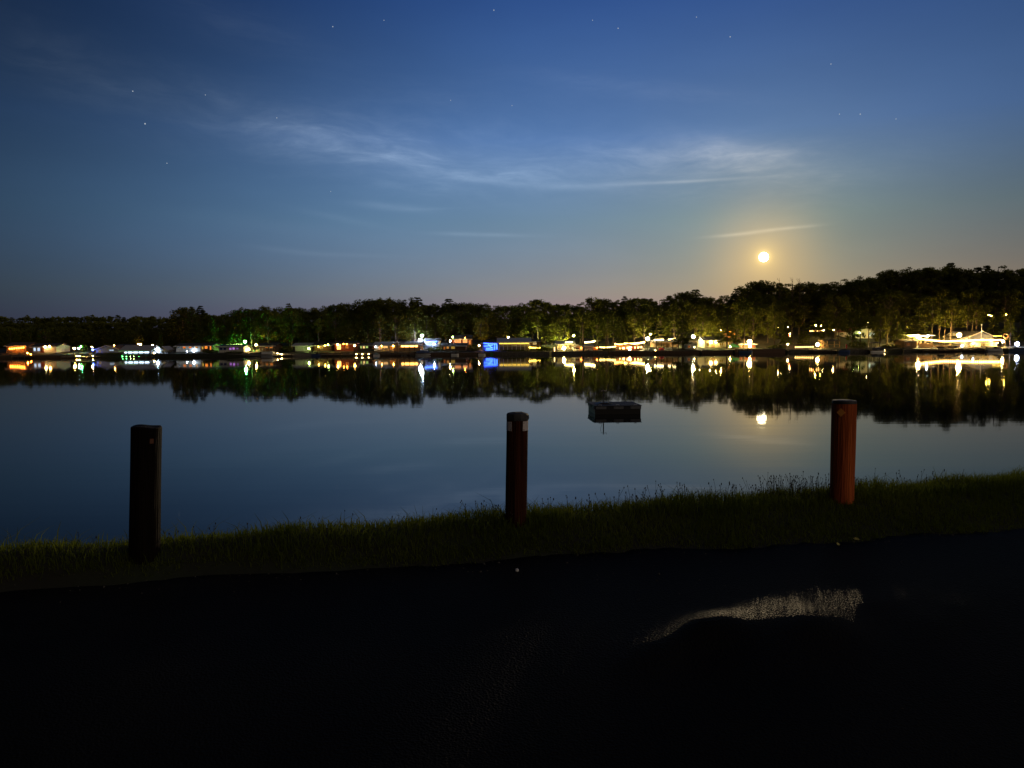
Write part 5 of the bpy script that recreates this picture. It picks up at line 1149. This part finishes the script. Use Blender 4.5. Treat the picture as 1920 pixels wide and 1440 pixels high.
# ------------------------------------------------------------------ trees one can tell apart
G_T = 'trees along the lit shore'
for a in [('cone', 300, 190, 622, 'small pale fir tree standing alone right of the blue-white boathouse'), ('cone', 57, 197, 624, 'dark fir between the two leftmost cottages'),
          ('broad', 20, 203, 612, 'leafy tree lit dull green behind the far-left orange cottage'), ('broad', -15, 200, 606, 'leafy tree cut by the left edge of the picture'), ('broad', 86, 206, 615, 'leafy tree behind the dazzling white cottage at the far left'),
          ('broad', 262, 207, 628, 'small tree lit warm above the two lamps behind the blue-white boathouse'),
          ('layer', 362, 203, 573, 'tall flat-topped hemlock behind the white-sided cottage'), ('layer', 398, 196, 592, 'drooping hemlock before the warm windows beside the white-sided cottage'), ('broad', 425, 201, 592, 'leafy tree lit green behind the purple-window house'),
          ('layer', 443, 198, 600, 'hemlock lit vivid green left of the green floodlight'), ('slender', 472, 199, 578, 'slender tree lit green right of the green floodlight'), ('slender', 478, 193, 600, 'thin dark trunk in front of the warm lamp beside the floodlight'),
          ('broad', 503, 202, 580, 'dark leafy tree behind the cottage with two small orange windows'), ('broad', 548, 203, 576, 'wide dark tree behind the dock with three white lamps'), ('layer', 577, 196, 602, 'hemlock behind the lime-white cabin'),
          ('slender', 597, 195, 594, 'slender tree right of the lime-white cabin'), ('broad', 630, 203, 582, 'leafy tree lit warm behind the bright doorway'), ('layer', 655, 198, 596, 'hemlock behind the arched lantern'), ('layer', 690, 201, 585, 'hemlock behind the little pale windows'),
          ('slender', 713, 200, 582, 'slender tree behind the pinkish-lit cottage'), ('slender', 742, 195, 590, 'slender tree behind the narrow tan tower'), ('broad', 770, 203, 586, 'leafy tree behind the orange boathouse'), ('layer', 800, 203, 588, 'hemlock lit white beside the two blue-white lamps'),
          ('slender', 778, 196, 598, 'thin tree lit from below left of the two blue-white lamps'), ('broad', 836, 208, 584, 'leafy tree behind the narrow white lamp'), ('layer', 868, 209, 590, 'hemlock behind the reddish upper house'), ('broad', 902, 203, 598, 'tree behind the blue light curtain'),
          ('layer', 945, 204, 596, 'hemlock behind the left half of the grey pavilion'), ('layer', 978, 205, 592, 'hemlock behind the right half of the grey pavilion'), ('broad', 1022, 193, 612, 'dark leafy tree left of the star-bright lamp'), ('broad', 1050, 200, 592, 'leafy tree lit lime above the star-bright lamp'),
          ('slender', 1093, 188, 575, 'tall bare-trunked tree between the two small cabins'), ('broad', 1120, 199, 596, 'leafy tree behind the orange-lit lean-to'), ('slender', 1136, 187.5, 604, 'thin leaning tree before the wide bulb string'), ('slender', 1140, 192, 592, 'spotted leafy tree behind the wide bulb string'),
          ('layer', 1165, 195, 598, 'hemlock lit orange above the party canopy'), ('slender', 1208, 196, 586, 'pale tall tree behind the large lamp by the orange canopy'), ('broad', 1190, 203, 584, 'leafy tree behind the party canopy'), ('broad', 1238, 203, 580, 'leafy tree behind the bulbs of the flat dark-roofed pavilion'),
          ('layer', 1280, 188, 590, 'spreading hemlock at the right end of the flat dark-roofed pavilion'), ('slender', 1264, 200, 584, 'slender tree above the middle of the flat dark-roofed pavilion'), ('broad', 1318, 203, 588, 'leafy tree lit pale green left of the yellow cottage'),
          ('layer', 1363, 188, 566, 'tall hemlock standing on the lawn of the yellow cottage'), ('slender', 1395, 189, 580, 'thin-trunked tree before the reddish board house'), ('slender', 1382, 193, 590, 'thin tree behind the green canvas canopy'), ('broad', 1412, 201, 572, 'dark leafy tree behind the dazzling lamp on the red deck'),
          ('broad', 1452, 194, 578, 'dark leafy tree left of the row of orange-white bulbs'), ('layer', 1474, 190.5, 604, 'dark hemlock at the left end of the row of orange-white bulbs'), ('broad', 1598, 195, 584, 'dark leafy tree between the gazebo and the hillside house'), ('broad', 1650, 192, 590, 'dark leafy tree behind the dark pontoon boat'),
          ('broad', 1440, 206, 566, 'dark tree on the slope right of the red deck'), ('layer', 1507, 192, 604, 'hemlock lit orange above the row of orange-white bulbs'), ('broad', 1545, 203, 590, 'leafy tree behind the orange stairway'), ('slender', 1572, 204, 590, 'slender tree with a pale trunk above the gazebo'),
          ('slender', 1628, 199, 588, 'slender tree before the hillside house'), ('slender', 1613, 197, 590, 'thin tree left of centre before the hillside house'), ('broad', 1663, 199, 576, 'dark leafy tree right of the hillside house'), ('layer', 1698, 196, 580, 'hemlock with pale flat boughs above the orange boathouse'), ('layer', 1722, 197, 566, 'tall hemlock with flat boughs behind the dazzling lamp of the bulb string'),
          ('layer', 1681, 193, 596, 'smaller hemlock at the left of the orange boathouse'), ('slender', 1746, 196, 566, 'leftmost bare lit trunk behind the long bulb string'), ('slender', 1760, 199, 568, 'second bare lit trunk behind the long bulb string'), ('slender', 1770, 196, 580, 'third and lowest-crowned lit trunk behind the long bulb string'),
          ('slender', 1781, 196, 560, 'thickest lit trunk left of the dazzling warm lamp'), ('slender', 1812, 203, 566, 'lit trunk rising behind the low grey-roofed wing'), ('slender', 1823, 206, 570, 'thin lit trunk behind the flagpole'), ('slender', 1830, 202, 562, 'forked lit trunk behind the gabled house'),
          ('layer', 1862, 197, 590, 'hemlock lit yellow-green right of the gabled house'), ('layer', 1893, 193, 588, 'hemlock over the life ring'), ('slender', 1893, 188.5, 600, 'lit trunk beside the life ring'), ('layer', 1925, 192, 584, 'hemlock at the right edge above the blue-white lamp')]:
    tree(a[0], a[1], a[2], a[3], a[4], G_T)
tree('pine', 1230.5, 186.5, 603, 'dark umbrella-shaped pine between the blue and the red tent', G_T, 1.15)

# ------------------------------------------------------------------ the wood behind
SKY = [(325, 590), (345, 576), (375, 576), (400, 583), (440, 582), (470, 577), (510, 575), (540, 574), (565, 577), (585, 576), (600, 577), (618, 565), (640, 569), (660, 570), (690, 560), (720, 562), (735, 560), (760, 562), (790, 560), (820, 565),
       (845, 558), (870, 562), (905, 568), (940, 570), (990, 563), (1020, 565), (1050, 562), (1080, 563), (1120, 560), (1160, 557), (1190, 550), (1220, 551), (1245, 553), (1280, 544), (1300, 546), (1330, 552), (1370, 546), (1400, 540), (1420, 525), (1445, 529),
       (1460, 526), (1500, 528), (1540, 522), (1590, 520), (1620, 515), (1660, 505), (1690, 503), (1720, 508), (1760, 500), (1790, 499), (1830, 504), (1860, 500), (1890, 504), (1960, 503)]
def sky_y(px):
    for (a, ya), (b2, yb) in zip(SKY, SKY[1:]):
        if px <= b2: return ya + (yb-ya)*max(0, px-a)/(b2-a)
    return SKY[-1][1]
rw = random.Random(99)
px = 338
while px < 1965:
    f = smooth((px-1300)/400); Y = 226 + 30*f + rw.uniform(-7, 7)
    kind = rw.choice(['broad', 'broad', 'broad', 'layer', 'slender', 'broad'])
    tree(kind, px, Y, sky_y(px) + rw.uniform(-7, 9), 'dark tree in the back row of the wood with its top against the sky', 'trees in the back row of the wood', rw.uniform(1.0, 1.6))
    px += rw.uniform(16, 28)
px = 345
while px < 1940:
    f = smooth((px-1300)/400); Y = 210 + 8*f + rw.uniform(-4, 8)
    kind = rw.choice(['broad', 'broad', 'layer', 'slender'])
    tree(kind, px, Y, sky_y(px) + 14 + 22*f + rw.uniform(-3, 14), 'shadowy tree in the middle of the wood behind the lit waterfront', 'trees in the middle of the wood', rw.uniform(1.0, 1.35))
    px += rw.uniform(24, 38)
def bare_tree(px, Y, py, seed, label):
    b_ = base(px, Y); h = zat(px, py, Y)-b_.z; o = thing('bare_tree', label, 'tree', b_, 0, 'bare trees under the moon'); rr_ = random.Random(seed)
    MB().tube([(0, 0, -.5), (.2, 0, h*.5), (.1, .1, h)], [.22, .14, .02], 6).build('trunk', m_bark, o)
    br = MB()
    for k in range(16):
        z = h*(.55 + .43*k/16); a_ = rr_.uniform(0, 6.28); L_ = rr_.uniform(.6, 1.8)*(1.2-z/h*.7); e = Vector((L_*math.cos(a_), L_*math.sin(a_)*.6, z+L_*rr_.uniform(.5, 1.0)))
        br.tube([(.12, .05, z), (e.x*.5, e.y*.5, z+L_*.35), e], [.05, .035, .012], 4)
        for _ in range(2): q = e + Vector((rr_.uniform(-.4, .4), 0, rr_.uniform(.2, .7))); br.tube([Vector((e.x*.6, e.y*.6, z+L_*.42)), q], [.025, .01], 4)
    br.build('branches', m_bark, o)
for i, (px, py) in enumerate(((1459, 521), (1484, 520), (1497, 521))):
    bare_tree(px, 222, py, 70+i, ['left', 'middle', 'right'][i] + ' of three bare twiggy treetops against the sky just right of the moon')
# far-off woods that read as one mass
def woods(name, spec, seed):
    rn = np.random.default_rng(seed); rr_ = random.Random(seed); VV = []; FF = []; off = 0
    for px, Y, py in spec:
        b_ = base(px, Y); h = max(3, zat(px, py, Y)-b_.z); _, _, V, Fq = rr_.choice(PROTO['broad'] + PROTO['layer'][:1])
        n = len(Fq); keep = rn.choice(n, n//3, replace=False); V4 = V.reshape(-1, 4, 3)[keep]; c = V4.mean(1, keepdims=True); V4 = c + (V4-c)*1.9
        a = rr_.uniform(0, 6.28); s = h/14.0; w_ = s*rr_.uniform(1.1, 1.5); Rm = np.array([[math.cos(a), -math.sin(a), 0], [math.sin(a), math.cos(a), 0], [0, 0, 1]])
        V4 = V4.reshape(-1, 3) @ Rm.T * np.array([w_, w_, s]) + np.array(b_); VV.append(V4); FF.append(np.arange(len(V4)).reshape(-1, 4) + off); off += len(V4)
        V5 = (V4 - np.array(b_)) * np.array([1.15, 1.15, .62]) + np.array(b_) + np.array([rr_.uniform(-2, 2), 2.0, -1.2]); VV.append(V5); FF.append(np.arange(len(V5)).reshape(-1, 4) + off); off += len(V5)
    o = npmesh(name, np.concatenate(VV), np.concatenate(FF), m_leaf); return o
spec = []
px = -120
while px < 400:
    for Y, d_ in ((300, 0), (270, 10), (238, 24)):
        spec.append((px + rw.uniform(-6, 6), Y + rw.uniform(-8, 8), 592.5 + d_ + rw.uniform(-2, 4) - (2 if px > 110 else 0)))
    px += rw.uniform(13, 19)
o = woods('woods', spec, 5); tag(o, 'distant low dark woods behind the cove at the left', 'woods', kind='stuff')
spec = []
px = 330
while px < 2050:
    f = smooth((px-1300)/400)
    spec.append((px, 285 + rw.uniform(-12, 12), sky_y(px) + 6 + rw.uniform(0, 7))); spec.append((px+8, 255 + 12*f + rw.uniform(-5, 5), sky_y(px) + 20 + rw.uniform(0, 8)))
    px += rw.uniform(12, 19)
o = woods('woods', spec, 6); tag(o, 'dark mass of woods on the hill behind the back row of trees', 'woods', kind='stuff')
